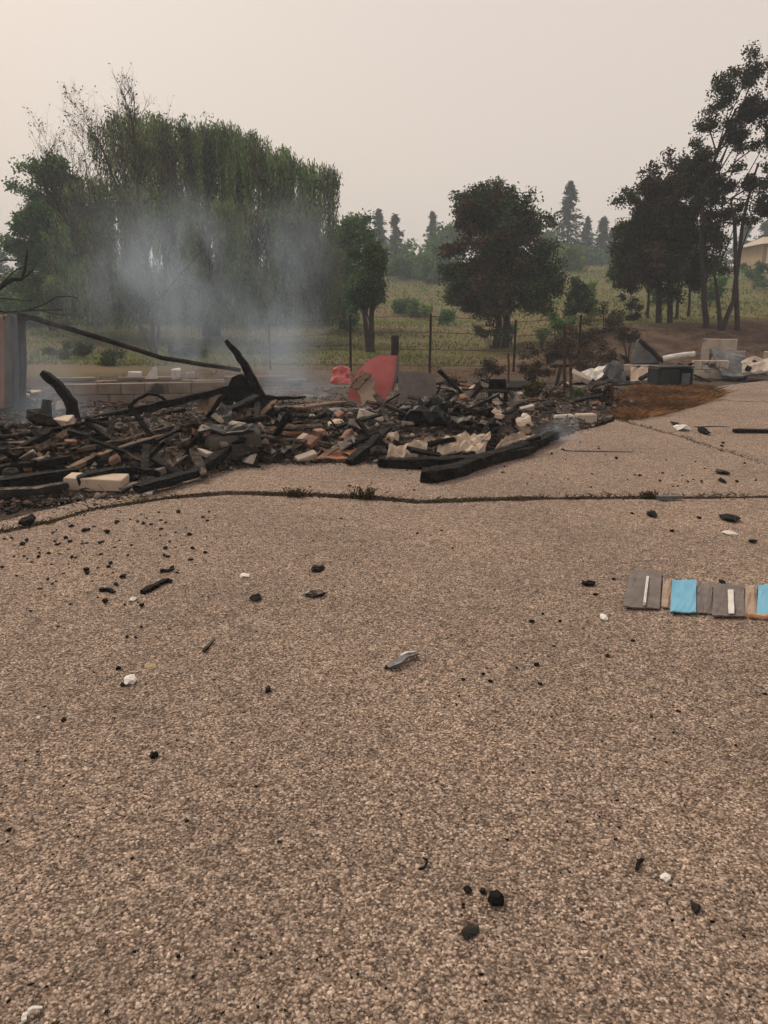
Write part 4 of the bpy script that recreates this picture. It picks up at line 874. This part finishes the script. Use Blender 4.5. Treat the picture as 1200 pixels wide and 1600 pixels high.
# weeping willow
def willow():
    D0 = 38; b = foot(330, D0); t = thing('weeping_willow', 'huge grey-green weeping willow behind the smoke', 'tree', b); m = MB()
    main = [b, Q(330, 480, D0), Q(322, 400, D0), Q(300, 320, D0)]; limbs(m, [(main, .5, .16)], 9)
    lobes = [(165, 285, 38, 52), (215, 185, 39, 62), (262, 195, 37, 52), (310, 205, 39, 55), (352, 200, 38, 50), (400, 225, 39, 52), (438, 245, 38, 36), (498, 262, 37, 30), (470, 320, 36, 40), (130, 350, 37, 45), (240, 300, 35, 70), (340, 320, 34.5, 70), (430, 340, 35, 50), (180, 400, 34.5, 60), (290, 420, 34, 60), (390, 420, 34, 60), (120, 430, 36, 45), (500, 380, 36, 34)]
    lv = {'willow': [], 'willow_olive': [], 'willow_grey': []}; cap = []
    for x, yt, D, wd in lobes:
        c = Q(x, yt + wd * .55, D); s = M_(D); R = wd * s; rz = wd * .6 * s
        if D > 36.5: limbs(m, [([Vector(main[2]).lerp(main[3], random.random()), (Vector(main[3]) + c) / 2 + Vector((0, 0, .5)), c], .10, .03)], 6)
        for _ in range(int(.62 * wd)):                                # bunches of hanging strands
            a = random.uniform(0, 6.283); rr = R * math.sqrt(random.random()); bx0 = c.x + rr * math.cos(a); by0 = c.y + rr * math.sin(a) * 1.1
            bz = c.z + rz * math.sqrt(max(0, 1 - (rr / R) ** 2)) * random.uniform(.6, 1.05); bl = random.uniform(1.8, 6.0)
            tint = random.choices(list(lv), (5, 4, 3))[0]; ox, oy = random.gauss(0, .22), random.gauss(0, .22)
            for _ in range(random.randint(6, 11)):
                x0, y0, z0 = bx0 + random.gauss(0, .15), by0 + random.gauss(0, .15), bz + random.gauss(0, .12); gz = terrain(x0, y0)
                ln = min(bl * random.uniform(.6, 1.05), z0 - gz - random.uniform(.3, 1.4))
                if ln < .4: continue
                n = int(ln / .075); tt = np.linspace(0, 1, n); ph = random.uniform(0, 6.3)
                X = np.stack([x0 + ox * tt ** .6 + .05 * np.sin(tt * 5 + ph), y0 + oy * tt ** .6, z0 - ln * tt + .25 * (1 - (1 - tt) ** 2)], 1)
                X += rng.normal(size=X.shape) * arr([.035, .035, .04]); lv[tint].append(X)
        C = crown_clusters([(c.x, c.y, c.z, R, R, rz)], int(wd * .7), .6, 5); cap.append(cluster_leaves(C, 22, .26, .17, .055, (0, 0, -.5)))
    for tint, lst in lv.items(): quads_obj('crown', leaf_quads(np.concatenate(lst), .21, .05, (0, 0, -1), .3), tint, t, tuple(b))
    quads_obj('upper_crown', np.concatenate(cap), 'willow', t, tuple(b)); m.build('trunk', 'bark', t)
willow()

broadleaf('round_tree', 'rounded green tree at the left behind the willow', 'tree', 43, 80, [[(80, 560), (82, 470), (85, 380), (90, 330)]],
          [('crown', 'green', [blob(80, 310, 43, 50, 52), blob(50, 360, 43, 38, 60), (blob(120, 380, 44, 50, 80)), blob(70, 430, 43, 50, 60), blob(95, 275, 43, 35, 28)], 1200, 36, .42, .19, .10)], tw=.28)
broadleaf('dark_green_tree', 'dark green tree at the right shoulder of the willow', 'tree', 42, 535, [[(535, 555), (535, 480), (535, 410)]],
          [('crown', 'green', [blob(528, 400, 42, 36, 70), blob(556, 420, 42, 34, 66), blob(560, 375, 42, 22, 34), blob(520, 470, 41, 36, 50)], 800, 36, .4, .19, .09)], tw=.22)
broadleaf('small_tree', 'small dark tree with a slim trunk before the meadow', 'tree', 29, 581, [[(581, 565), (581, 515), (580, 470), (583, 420)], [(577, 565), (570, 500), (562, 455)]],
          [('crown', 'darkleaf', [blob(582, 430, 29, 24, 46), blob(566, 452, 29, 20, 30)], 330, 36, .26, .12, .06), ('green_foliage', 'green', [blob(574, 425, 29, 30, 50), blob(560, 455, 29, 24, 26)], 140, 34, .26, .12, .06)], tw=.13, n_limb=12)
broadleaf('scorched_tree', 'broad rounded tree with brown scorched foliage in the middle', 'tree', 31, 784, [[(778, 545), (779, 500), (772, 440), (760, 370)], [(792, 545), (792, 490), (800, 430), (810, 360)]],
          [('crown', 'darkleaf', [blob(770, 330, 31, 42, 40), blob(815, 345, 31, 45, 40), blob(770, 400, 31, 70, 60), blob(820, 410, 31, 46, 55), blob(790, 455, 31, 80, 42), blob(845, 440, 31, 34, 40), blob(753, 308, 31, 18, 18), blob(715, 440, 31, 36, 44), blob(860, 455, 31, 30, 30), blob(770, 350, 31, 60, 55)], 1900, 42, .30, .12, .065),
           ('brown_foliage', 'brownleaf', [blob(735, 345, 30.5, 28, 40), blob(725, 400, 30.5, 30, 50), blob(720, 455, 30.5, 40, 32), blob(780, 460, 30, 70, 34), blob(775, 380, 30, 60, 70), blob(850, 400, 30.5, 18, 50)], 420, 40, .28, .12, .065)], tw=.17, n_limb=16)
# the right-hand group
broadleaf('dense_tree', 'dense dark tree with brown top at the left of the right group', 'tree', 30, 1030, [[(1030, 520), (1030, 440), (1024, 350)], [(1048, 512), (1046, 440), (1050, 360)]],
          [('crown', 'rightleaf', [blob(1000, 345, 30, 38, 60), blob(1040, 340, 30, 45, 75), blob(1075, 350, 30, 36, 90), blob(1030, 420, 30, 70, 45), blob(985, 400, 30, 28, 50), blob(1022, 285, 30, 18, 26), blob(1058, 285, 30, 26, 34), blob(1085, 275, 29.5, 24, 30), blob(1105, 310, 29.5, 24, 34)], 1500, 40, .28, .12, .06),
           ('brown_foliage', 'brownleaf', [blob(1035, 300, 29.5, 34, 45), blob(1010, 400, 29.5, 40, 50), blob(1080, 270, 29.5, 30, 35)], 300, 38, .26, .12, .06),
           ('green_foliage', 'darkleaf', [blob(965, 380, 30, 20, 45), blob(972, 420, 30, 26, 40), blob(1110, 390, 31, 30, 60)], 300, 38, .28, .12, .06)], tw=.13, n_limb=14)
broadleaf('tall_tree', 'tall open dark tree reaching above the frame edge at right', 'tree', 28, 1106, [[(1108, 515), (1100, 455), (1096, 390), (1098, 310), (1120, 240), (1150, 170)], [(1098, 370), (1085, 310), (1072, 262)]][:1],
          [('crown', 'rightleaf', [blob(1122, 150, 28, 26, 30), blob(1150, 130, 28, 24, 28), blob(1195, 110, 28, 30, 40), blob(1140, 185, 28, 40, 26), blob(1180, 180, 28, 36, 34), blob(1112, 205, 28, 20, 22), blob(1082, 245, 28, 30, 18), blob(1062, 262, 28, 18, 14), blob(1130, 262, 28, 22, 20), blob(1125, 292, 28, 26, 18), blob(1235, 150, 28, 40, 70), blob(1225, 250, 28, 34, 50), blob(1100, 330, 28, 22, 30), blob(1150, 225, 28, 30, 20), blob(1095, 280, 28, 26, 22), blob(1140, 320, 28, 18, 18)], 800, 34, .24, .115, .055)], tw=.11, n_limb=15)
broadleaf('forked_tree', 'dark tree with forked slender trunk nearest the right edge', 'tree', 27.5, 1130, [[(1130, 512), (1146, 470), (1155, 400), (1160, 350), (1172, 300), (1185, 255)], [(1132, 505), (1120, 455), (1116, 430)], [(1156, 390), (1148, 350), (1142, 310)]],
          [('crown', 'rightleaf', [blob(1165, 300, 27.5, 24, 20), blob(1190, 320, 27.5, 20, 24), blob(1135, 300, 27.5, 18, 18), blob(1215, 300, 27.5, 26, 50), blob(1150, 345, 27.5, 22, 22), blob(1130, 375, 28, 24, 36)], 300, 30, .22, .11, .055)], tw=.095, n_limb=9)
for px, yt, D, lab in ((1058, 420, 33, 'slim dark trunk between the dense and the tall tree'), (1076, 430, 35, 'second slim trunk behind the tall tree'), (1012, 470, 34, 'slim trunk at the left foot of the dense tree')):
    broadleaf('slim_tree', lab, 'tree', D, px, [[(px, 520), (px + 2, 460), (px + 1, yt - 40)]], [('crown', 'rightleaf', [blob(px, yt - 50, D, 24, 30)], 60, 24, .3, .17, .09)], tw=.08, n_limb=8)

# bare tree in front of the willow
def bare_tree():
    D0 = 27; b = foot(238, D0); t = thing('bare_tree', 'leafless dead tree with spreading grey branches before the willow', 'tree', b); m = MB()
    def grow(p, d, r, ln, lev):
        k = 4; pts = [p]; dd = Vector(d)
        for _ in range(k):
            dd = (dd + Vector((random.gauss(0, .13), random.gauss(0, .13), random.gauss(.05, .08)))).normalized(); pts.append(pts[-1] + dd * ln / k)
        m.loft(pts, [r * (1 - .5 * i / k) for i in range(k + 1)], n=5 if r > .02 else 3)
        if lev == 0: return
        for _ in range(random.choice((3, 4, 4))):
            i = random.randint(1, k); nd = (dd + Vector((random.gauss(0, .6), random.gauss(0, .6), random.gauss(.25, .3)))).normalized()
            grow(pts[i], nd, r * .5, ln * random.uniform(.55, .8), lev - 1)
    stems = [([(246, 565), (215, 500), (170, 440), (120, 365), (92, 330), (80, 290)], .085), ([(240, 565), (236, 480), (226, 380), (214, 290), (210, 235), (208, 195)], .085),
             ([(180, 450), (150, 380), (118, 310), (98, 265)], .05), ([(242, 560), (252, 480), (262, 400), (280, 320), (270, 270)], .06), ([(226, 390), (185, 300), (165, 245), (155, 222)], .045), ([(238, 450), (222, 380), (208, 330)], .035), ([(246, 470), (290, 420), (345, 360)], .04), ([(150, 400), (140, 310), (132, 235)], .03)]
    for path, r in stems:
        p = [Q(x, y, D0 + i * .12) for i, (x, y) in enumerate(path)]
        if path[0][1] > 555: p[0] = Vector((p[0].x, D0, b.z))
        limbs(m, [(p, r, r * .28)], 7)
        for i in range(2, len(p)):
            d0 = (p[i] - p[i - 1]).normalized()
            for _ in range(9 if i > len(p) - 3 else 4):
                s = p[i - 1].lerp(p[i], random.random()); d = (d0 + Vector((random.gauss(0, .45), random.gauss(0, .5), random.gauss(.15, .25)))).normalized()
                grow(s, d, max(.010, r * .25), random.uniform(.5, 1.15), 2)
        grow(p[-1], (p[-1] - p[-2]).normalized(), r * .3, .95, 3)
    V = arr(m.v); V = V[(V[:, 2] > 5.2)]; C = V[rng.choice(len(V), 1500)] + rng.normal(size=(1500, 3)) * .05
    m.build('branches', 'bare_bark', t); quads_obj('dead_leaves', leaf_quads(C, .09, .045), 'brownleaf', t, tuple(b))
bare_tree()
def burnt_branch_tree():
    D = 13; b = Vector((-8.0, D, -.1)); t = thing('burnt_tree', 'burnt tree at the left edge with crooked black branches', 'tree', b); m = MB()
    limbs(m, [([b, Q(-90, 520, D), Q(-80, 470, D), Q(-60, 440, D)], .13, .06)], 8)
    m.build('trunk', 'burnt_bark', t)
    for path, r in (([(-62, 445), (-20, 462), (5, 445), (20, 437), (34, 436), (40, 415), (42, 392)], .055), ([(-10, 452), (0, 446), (22, 424), (48, 412)], .02), ([(-80, 470), (-20, 412), (10, 406), (30, 408)], .022), ([(-80, 475), (10, 488), (60, 484), (98, 484)], .022), ([(40, 486), (70, 475), (88, 464), (110, 463), (122, 466)], .014), ([(-70, 480), (0, 466), (50, 470)], .016), ([(34, 436), (50, 424), (56, 410)], .014), ([(60, 484), (90, 492), (118, 492)], .010)):
        mb = MB(); limbs(mb, [([Q(x, y, D + .1 * i) for i, (x, y) in enumerate(path)], r, r * .35)], 6); mb.build('branch', 'burnt_bark', t)
burnt_branch_tree()

def conifer(px, ytop, ybase, D, wpx, label, group='far conifers on the ridge'):
    f = foot(px, D); top = Q(px, ytop, D); H = top.z - f.z; R = wpx * .68 * M_(D); t = thing('conifer_tree', label, 'tree', f, group)
    MB().loft([f, f.lerp(Vector((f.x, f.y, top.z)), .5), Vector((f.x, f.y, top.z - .2))], [.22, .13, .03], n=7, jit=.05).build('trunk', 'bark', t)
    C = []; A = []; n = int(H * 2.6)
    for i in range(n):
        u = i / n; z = f.z + H * (.12 + .88 * u); rr = R * (1 - u) ** .85 * random.uniform(.45, 1.2) + .10
        for k in range(random.randint(5, 8)):
            a = random.uniform(0, 6.283); L = rr * random.uniform(.55, 1.1)
            for s in np.linspace(.12, 1, 9): C.append((f.x + L * s * math.cos(a), f.y + L * s * math.sin(a), z - .28 * L * s + .10 * L * s * s)); A.append((math.cos(a), math.sin(a), -.3))
    C = np.repeat(arr(C), 3, 0) + rng.normal(size=(len(C) * 3, 3)) * .12; A = np.repeat(arr(A), 3, 0)
    quads_obj('crown', leaf_quads(C, .55, .16, A * 1.2, .5), 'conifer', t, tuple(f))
for a in ((592, 326, 440, 112, 42, 'far conifer, left of the twin pair'), (617, 334, 440, 108, 44, 'far conifer, right of the twin pair'), (674, 330, 440, 116, 36, 'far conifer just left of the scorched tree'), (880, 282, 430, 105, 66, 'tallest far conifer right of the scorched tree'), (909, 338, 430, 118, 30, 'narrow far conifer right of the tallest one'), (933, 338, 430, 112, 36, 'far conifer beside the dense right tree'), (2, 338, 440, 100, 50, 'far conifer at the left edge'), (948, 356, 430, 125, 34, 'faint far conifer almost behind the dense right tree'), (1185, 330, 430, 110, 60, 'hazy far conifer above the ochre house'), (1150, 345, 430, 118, 44, 'hazy far conifer left above the ochre house'), (1230, 320, 430, 115, 60, 'hazy far conifer at the right frame edge')): conifer(*a)
for px, py, D, rx, ry, lab in ((640, 410, 88, 40, 36, 'hazy blue-green tree left on the ridge'), (672, 415, 82, 34, 34, 'hazy blue-green tree right on the ridge'), (612, 400, 95, 30, 36, 'hazy tree below the twin conifers'), (886, 408, 84, 16, 14, 'little bright tree on the ridge by the road'), (700, 380, 100, 26, 34, 'hazy tree partly behind the scorched tree'), (855, 390, 100, 24, 24, 'hazy tree behind the right side of the scorched tree'), (920, 400, 110, 30, 26, 'hazy low tree below the narrow conifers')):
    broadleaf('ridge_tree', lab, 'tree', D, px, [[(px, py + ry), (px, py + ry * .5), (px, py)]], [('crown', 'brightleaf' if rx == 16 else 'green', [blob(px, py, D, rx, ry), blob(px - rx * .4, py + ry * .3, D, rx * .7, ry * .7), blob(px + rx * .4, py + ry * .4, D, rx * .7, ry * .7)], 150, 26, .8, .5, .3)], tw=.2, group='hazy trees on the ridge', n_limb=8)
def shrub(px, py, D, rx, ry, mat, label, ncl=60, L=.11, W=.05, group=None, rad=.16):
    c = Q(px, py, D); f = Vector((c.x, c.y, max(terrain(c.x, c.y), heap(c.x, c.y)))); t = thing('shrub', label, 'shrub', f, group); s = M_(D)
    C = crown_clusters([(c.x, c.y, max(c.z, f.z + ry * s * .6), rx * s, rx * s * .8, ry * s)], ncl, .3); C[:, 2] = np.maximum(C[:, 2], f.z + .04)
    quads_obj('foliage', cluster_leaves(C, 20, rad, L, W), mat, t, tuple(f)); m = MB()
    for i in rng.choice(len(C), min(12, len(C)), replace=False): limbs(m, [([f, f.lerp(Vector(C[i]), .5) + Vector((0, 0, .05)), Vector(C[i])], .012, .005)], 4)
    m.build('stems', 'bark', t)
for a in ((768, 522, 30, 30, 20, 'darkleaf', 'dark low shrub at the foot of the scorched tree', 70), (800, 512, 32, 20, 22, 'brightleaf', 'bright shrub right of the scorched tree trunk', 50), (655, 485, 52, 24, 15, 'brightleaf', 'bright green shrub on the meadow left of the scorched tree', 90, .24, .12, None, .3), (628, 490, 54, 26, 12, 'green', 'green shrub left of the bright meadow shrub', 80, .24, .12, None, .3),
          (872, 500, 26, 22, 18, 'green', 'green shrub above the rusty post', 60), (848, 508, 27, 16, 20, 'brightleaf', 'pale green shrub left of the rusty post top', 45), (925, 460, 48, 16, 16, 'brightleaf', 'bright shrub on the slope left of the dense tree', 50, .22, .11, None, .26), (918, 485, 36, 18, 14, 'brightleaf', 'yellow-green shrub low on the slope', 50, .16, .08, None, .2), (945, 500, 28, 34, 32, 'brownleaf', 'brown scorched shrub at the foot of the slope', 110), (905, 530, 25, 26, 34, 'brownleaf', 'brown scorched shrub right of the rusty post', 90), (855, 545, 24, 34, 24, 'brownleaf', 'brown scorched shrub left of the rusty post', 90), (900, 470, 34, 26, 30, 'darkleaf', 'dark shrub mass between the scorched and dense trees', 120, .15, .08, None, .2),
          (985, 480, 32, 24, 26, 'rightleaf', 'grey-brown thicket under the dense tree', 80), (1110, 455, 42, 26, 20, 'green', 'green bush behind the tall tree trunk', 80, .2, .1, None, .25), (1040, 465, 44, 24, 16, 'green', 'green bush behind the dense tree trunk', 70, .2, .1, None, .25), (1180, 430, 60, 26, 18, 'green', 'green bush in front of the ochre house', 70, .28, .14, None, .35),
          (832, 630, 13.2, 26, 14, 'weed', 'dull green shrub in the rubble left of the stake', 60, .07, .03, None, .09), (896, 632, 13.0, 17, 12, 'green', 'green leafy shrub between the two kerb blocks', 50, .07, .03, None, .08), (938, 626, 13.4, 20, 17, 'brownleaf', 'brown dried shrub by the dry grass patch', 60, .07, .03, None, .09), (862, 632, 13.3, 16, 13, 'brownleaf', 'withered brown shrub in the middle of the rubble shrubs', 40, .07, .03, None, .09),
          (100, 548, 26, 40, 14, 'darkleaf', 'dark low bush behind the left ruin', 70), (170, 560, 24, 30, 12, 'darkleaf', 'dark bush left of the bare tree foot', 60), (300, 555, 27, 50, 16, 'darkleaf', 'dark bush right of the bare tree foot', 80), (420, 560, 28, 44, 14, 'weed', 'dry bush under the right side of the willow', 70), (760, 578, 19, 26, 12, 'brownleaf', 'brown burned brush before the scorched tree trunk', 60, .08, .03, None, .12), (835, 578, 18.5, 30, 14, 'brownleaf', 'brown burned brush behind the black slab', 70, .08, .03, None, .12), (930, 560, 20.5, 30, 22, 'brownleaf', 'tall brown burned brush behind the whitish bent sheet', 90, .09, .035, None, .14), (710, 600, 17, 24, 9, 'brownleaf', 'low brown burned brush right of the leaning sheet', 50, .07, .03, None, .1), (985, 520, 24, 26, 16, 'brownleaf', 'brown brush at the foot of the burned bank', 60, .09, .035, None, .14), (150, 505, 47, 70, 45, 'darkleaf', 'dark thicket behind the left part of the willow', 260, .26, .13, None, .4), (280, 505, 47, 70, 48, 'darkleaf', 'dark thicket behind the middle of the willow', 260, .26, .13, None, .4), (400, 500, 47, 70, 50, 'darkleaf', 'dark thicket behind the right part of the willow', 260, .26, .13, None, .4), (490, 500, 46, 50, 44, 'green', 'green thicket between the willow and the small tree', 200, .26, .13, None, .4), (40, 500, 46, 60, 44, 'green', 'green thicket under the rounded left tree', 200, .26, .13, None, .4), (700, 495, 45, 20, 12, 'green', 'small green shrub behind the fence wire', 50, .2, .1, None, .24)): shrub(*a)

# grass: meadow, dry patch, weeds in the cracks
def blades(name, pts, h, wdt, mat, label, lean=.35):
    X = arr(pts); N = len(X); a = rng.uniform(0, 6.283, N); dx = np.stack([np.cos(a), np.sin(a), np.zeros(N)], 1); h = (np.asarray(h) * rng.uniform(.5, 1.3, N))[:, None]; w_ = (np.asarray(wdt) * np.ones(N))[:, None]
    ln = rng.normal(size=(N, 3)) * lean; ln[:, 2] = 0; up = arr([0, 0, 1])[None] + ln
    V = np.stack([X - dx * w_ / 2, X + dx * w_ / 2, X + up * h * .6 + dx * w_ * .35, X + up * h + ln * h * .4], 1); return props(quads_obj(name, V, mat), label, None, None, 'stuff')
gp = []
while len(gp) < 34000:
    y = 24 + 66 * random.random() ** 1.5; x = random.uniform(-.6, .6) * y
    if y - .55 * x + 6 * n3(x * .22, y * .22) < 25: continue
    gp.append((x, y, terrain(x, y) - .02))
blades('meadow_grass', gp, [.05 + .0022 * p[1] for p in gp], [.02 + .0011 * p[1] for p in gp], 'grass', 'short meadow grass on the slope behind the fence')
gp = []
while len(gp) < 9000:
    y = random.uniform(18.5, 34); x = random.uniform(-.6, .65) * y
    if n3(x * .5, y * .5, 3) < -.1 or y - .55 * x + 6 * n3(x * .22, y * .22) > 26: continue
    gp.append((x, y, terrain(x, y) - .01))
blades('scorched_grass', gp, .07, .02, 'dry', 'sparse brown scorched grass on the burned ground', .6)
poly = [P(x, y) for x, y in ((955, 652), (975, 658), (1010, 655), (1060, 643), (1105, 630), (1130, 618), (1110, 608), (1060, 605), (1000, 606), (960, 622))]
def inside(x, y, pl):
    c = False
    for i in range(len(pl)):
        a, b = pl[i], pl[i - 1]
        if (a.y > y) != (b.y > y) and x < (b.x - a.x) * (y - a.y) / (b.y - a.y) + a.x: c = not c
    return c
xs_ = [p.x for p in poly]; ys_ = [p.y for p in poly]; gp = []
while len(gp) < 9000:
    x, y = random.uniform(min(xs_), max(xs_)), random.uniform(min(ys_), max(ys_))
    if inside(x, y, poly): gp.append((x, y, .0))
blades('dry_grass_patch', gp, .10, .012, 'dry', 'patch of rust-brown dry grass beside the driveway', .9)
cpts = [Vector((p.x, p.y, .03)) for p in poly]; cc = sum(cpts, Vector()) / len(cpts)
gp = []
for a, b in zip(crack, crack[1:]):
    for _ in range(int((b - a).length * 300)):
        p = a.lerp(b, random.random())
        if n3(p.x * 1.6, 2.2) + .35 * n3(p.x * 6, 1.1) > -.15: gp.append((p.x + random.gauss(0, .02), p.y + random.uniform(0, .15), -.03))
for a, b in zip(crack2, crack2[1:]):
    for _ in range(int((b - a).length * 90)):
        p = a.lerp(b, random.random()); gp.append((p.x, p.y + random.gauss(0, .03), -.03))
blades('crack_weeds', gp, .052, .007, 'weed', 'low dry weeds growing along the pavement cracks', .7)
for px, py, rr, lab in ((569, 779, 13, 'largest weed tuft in the main crack'), (462, 776, 9, 'smaller weed tuft left of the largest one in the crack'), (1012, 778, 7, 'weed tuft beside the dark plate on the crack')):
    p = P(px, py); t = thing('weed_tuft', lab, 'weed', p); X = arr([p]) + rng.normal(size=(70, 3)) * arr([.045, .02, 0]) * rr / 10
    N = 70; up = np.stack([rng.normal(size=N) * .55, rng.normal(size=N) * .55, np.ones(N)], 1); h = (rng.uniform(.03, .10, N) * rr / 10)[:, None]; a = rng.uniform(0, 6.3, N); dx = np.stack([np.cos(a), np.sin(a), np.zeros(N)], 1) * .005
    quads_obj('blades', np.stack([X - dx, X + dx, X + up * h * .6 + dx, X + up * h], 1), 'weed', t, tuple(p))
    C = np.repeat(X, 6, 0) + np.repeat(up * h, 6, 0) * rng.uniform(.2, 1, (N * 6, 1)); quads_obj('leaves', leaf_quads(C, .024, .011), 'weed', t, tuple(p))

# far road, house
def strip(name, xa, xb, D0, D1, mat, label):
    m = MB(); n = 20
    for i in range(n + 1):
        x = xa + (xb - xa) * i / n
        for D in (D0, D1): m.v.append((x, D, terrain(x, D) + .12))
    m.f = [(2 * i, 2 * i + 2, 2 * i + 3, 2 * i + 1) for i in range(n)]; props(m.build(name, mat), label, None, None, 'structure')
strip('dirt_road', 10, 60, 93, 96, 'roof_tan', 'pale dirt road crossing the ridge')
hb = Vector((Q(1222, 440, 82).x, 82, 0)); hb.z = terrain(hb.x, hb.y)
hs = thing('house', 'ochre house with tan roof and pale columns on the far slope', 'house', hb)
MB().box(hb + Vector((0, 0, 1.25)), (7.2, 5, 2.5), 0, 0, bev=.03).build('wall', 'ochre', hs)
ro = MB(); zr = 2.5
ro.add([hb + Vector(v) for v in ((-4.2, -3.6, zr), (4.2, -3.6, zr), (4.2, 3, zr), (-4.2, 3, zr), (-2.6, -.2, zr + .95), (2.6, -.2, zr + .95))], [(0, 1, 5, 4), (1, 2, 5), (2, 3, 4, 5), (3, 0, 4), (3, 2, 1, 0)]); ro.build('roof', 'roof_tan', hs)
for dx in (-3.4, -1.9, -.4, 1.1, 2.6): MB().loft([hb + Vector((dx, -3.2, -.2)), hb + Vector((dx, -3.2, zr))], [.13, .12], n=8).build('column', 'white', hs)
for dx in (-2.4, 0, 2.2):
    wo_ = MB().box(hb + Vector((dx, -2.53, 1.35)), (1.1, .08, 1.2), 0, 0, bev=.02).build('window', 'white', hs); MB().box(hb + Vector((dx, -2.58, 1.35)), (.9, .05, 1.0), 0, 0, bev=.01).build('pane', 'glass', wo_)

# ------------------------------------------------------------------ smoke and haze
def gauss_smoke(name, label, blobs, lo, hi, dens, color=(.62, .75, .90), nscale=1.25, lowc=.40):
    m, nt, o = new_mat(name); g = nt.nodes.new('ShaderNodeNewGeometry'); pos = g.outputs['Position']
    mp = nt.nodes.new('ShaderNodeMapping'); mp.inputs['Scale'].default_value = (1, 1, .55); nt.links.new(pos, mp.inputs[0])
    n = nz(nt, mp, nscale, 3, .6); n.inputs['Distortion'].default_value = .7; tot = None; m.cycles.volume_step_rate = 6.0
    def math_(op, a, b=None, c=None):
        k = nt.nodes.new('ShaderNodeMath'); k.operation = op
        for s, v in zip(k.inputs, (a, b, c)):
            if v is None: continue
            if isinstance(v, (int, float)): s.default_value = v
            else: nt.links.new(v, s)
        return k.outputs[0]
    for c, r, w_ in blobs:
        sb = nt.nodes.new('ShaderNodeVectorMath'); sb.operation = 'SUBTRACT'; nt.links.new(pos, sb.inputs[0]); sb.inputs[1].default_value = c
        dv = nt.nodes.new('ShaderNodeVectorMath'); dv.operation = 'DIVIDE'; nt.links.new(sb.outputs[0], dv.inputs[0]); dv.inputs[1].default_value = r
        dt = nt.nodes.new('ShaderNodeVectorMath'); dt.operation = 'DOT_PRODUCT'; nt.links.new(dv.outputs[0], dt.inputs[0]); nt.links.new(dv.outputs[0], dt.inputs[1])
        e = math_('MULTIPLY', math_('EXPONENT', math_('MULTIPLY', dt.outputs['Value'], -1.0)), w_); tot = e if tot is None else math_('ADD', tot, e)
    rr = nt.nodes.new('ShaderNodeMapRange'); rr.inputs[1].default_value = lowc; rr.inputs[2].default_value = .72; nt.links.new(n.outputs[0], rr.inputs[0])
    den = math_('MULTIPLY', math_('MULTIPLY', math_('MAXIMUM', math_('SUBTRACT', tot, .03), 0.0), rr.outputs[0]), dens)
    pv = nt.nodes.new('ShaderNodeVolumePrincipled'); pv.inputs['Color'].default_value = (*color, 1); nt.links.new(den, pv.inputs['Density']); pv.inputs['Anisotropy'].default_value = .2
    nt.links.new(pv.outputs[0], o.inputs['Volume']); MT[name] = m
    a, b = Vector(lo), Vector(hi); ob = MB().box((a + b) / 2, tuple(b - a), bev=.05).build(name, name); props(ob, label, None, None, 'stuff'); return ob
def sb(px, py, D, rx, ry, rd, w_): c = Q(px, py, D); s = M_(D); return (tuple(c), (rx * s, rd, ry * s), w_)
SM = [sb(440, 600, 14.2, 50, 26, .7, 1.2), sb(425, 550, 14.4, 42, 40, .8, 1.0), sb(450, 480, 14.8, 60, 60, .9, .75), sb(460, 390, 15.2, 55, 60, .9, .6), sb(300, 500, 15.0, 80, 60, 1.0, .7), sb(270, 410, 15.3, 75, 65, 1.0, .75), sb(290, 350, 15.5, 60, 40, .9, .45), sb(190, 440, 15.4, 80, 90, 1.0, .40), sb(495, 600, 14.0, 50, 22, .6, .6), sb(330, 560, 14.8, 80, 30, .8, .55)]
gauss_smoke('smoke', 'blue-grey smoke drifting up from the middle of the ruin', SM, (-7.8, 12.9, .15), (-.2, 16.6, 4.8), .85)
SL = [sb(60, 655, 10.0, 60, 45, .5, 1.0), sb(40, 560, 10.3, 70, 60, .5, .5), sb(100, 640, 9.9, 30, 50, .4, .7)]
gauss_smoke('smoke', 'thin smoke hanging round the left wall remains', SL, (-6.6, 9.2, .2), (-3.4, 10.75, 2.3), .85)
SR = [sb(868, 682, 9.55, 28, 14, .14, 1.0), sb(848, 690, 9.4, 24, 10, .12, .7), sb(885, 664, 9.7, 20, 18, .14, .5)]
gauss_smoke('smoke', 'small wisp of smoke at the end of the charred log', SR, (1.6, 8.9, .01), (2.7, 10.2, .6), 4.0, nscale=4)

hz, nt, o = new_mat('smoky_air'); pv = nt.nodes.new('ShaderNodeVolumePrincipled'); pv.inputs['Density'].default_value = .0020
pv.inputs['Color'].default_value = (.76, .86, .97, 1); pv.inputs['Anisotropy'].default_value = .1; nt.links.new(pv.outputs[0], o.inputs['Volume']); MT['smoky_air'] = hz
hob = MB().box((0, 0, 12.6), (1840, 1840, 29.4), bev=.2).build('haze', 'smoky_air'); props(hob, 'smoky air thinning out the far trees', None, None, 'stuff')
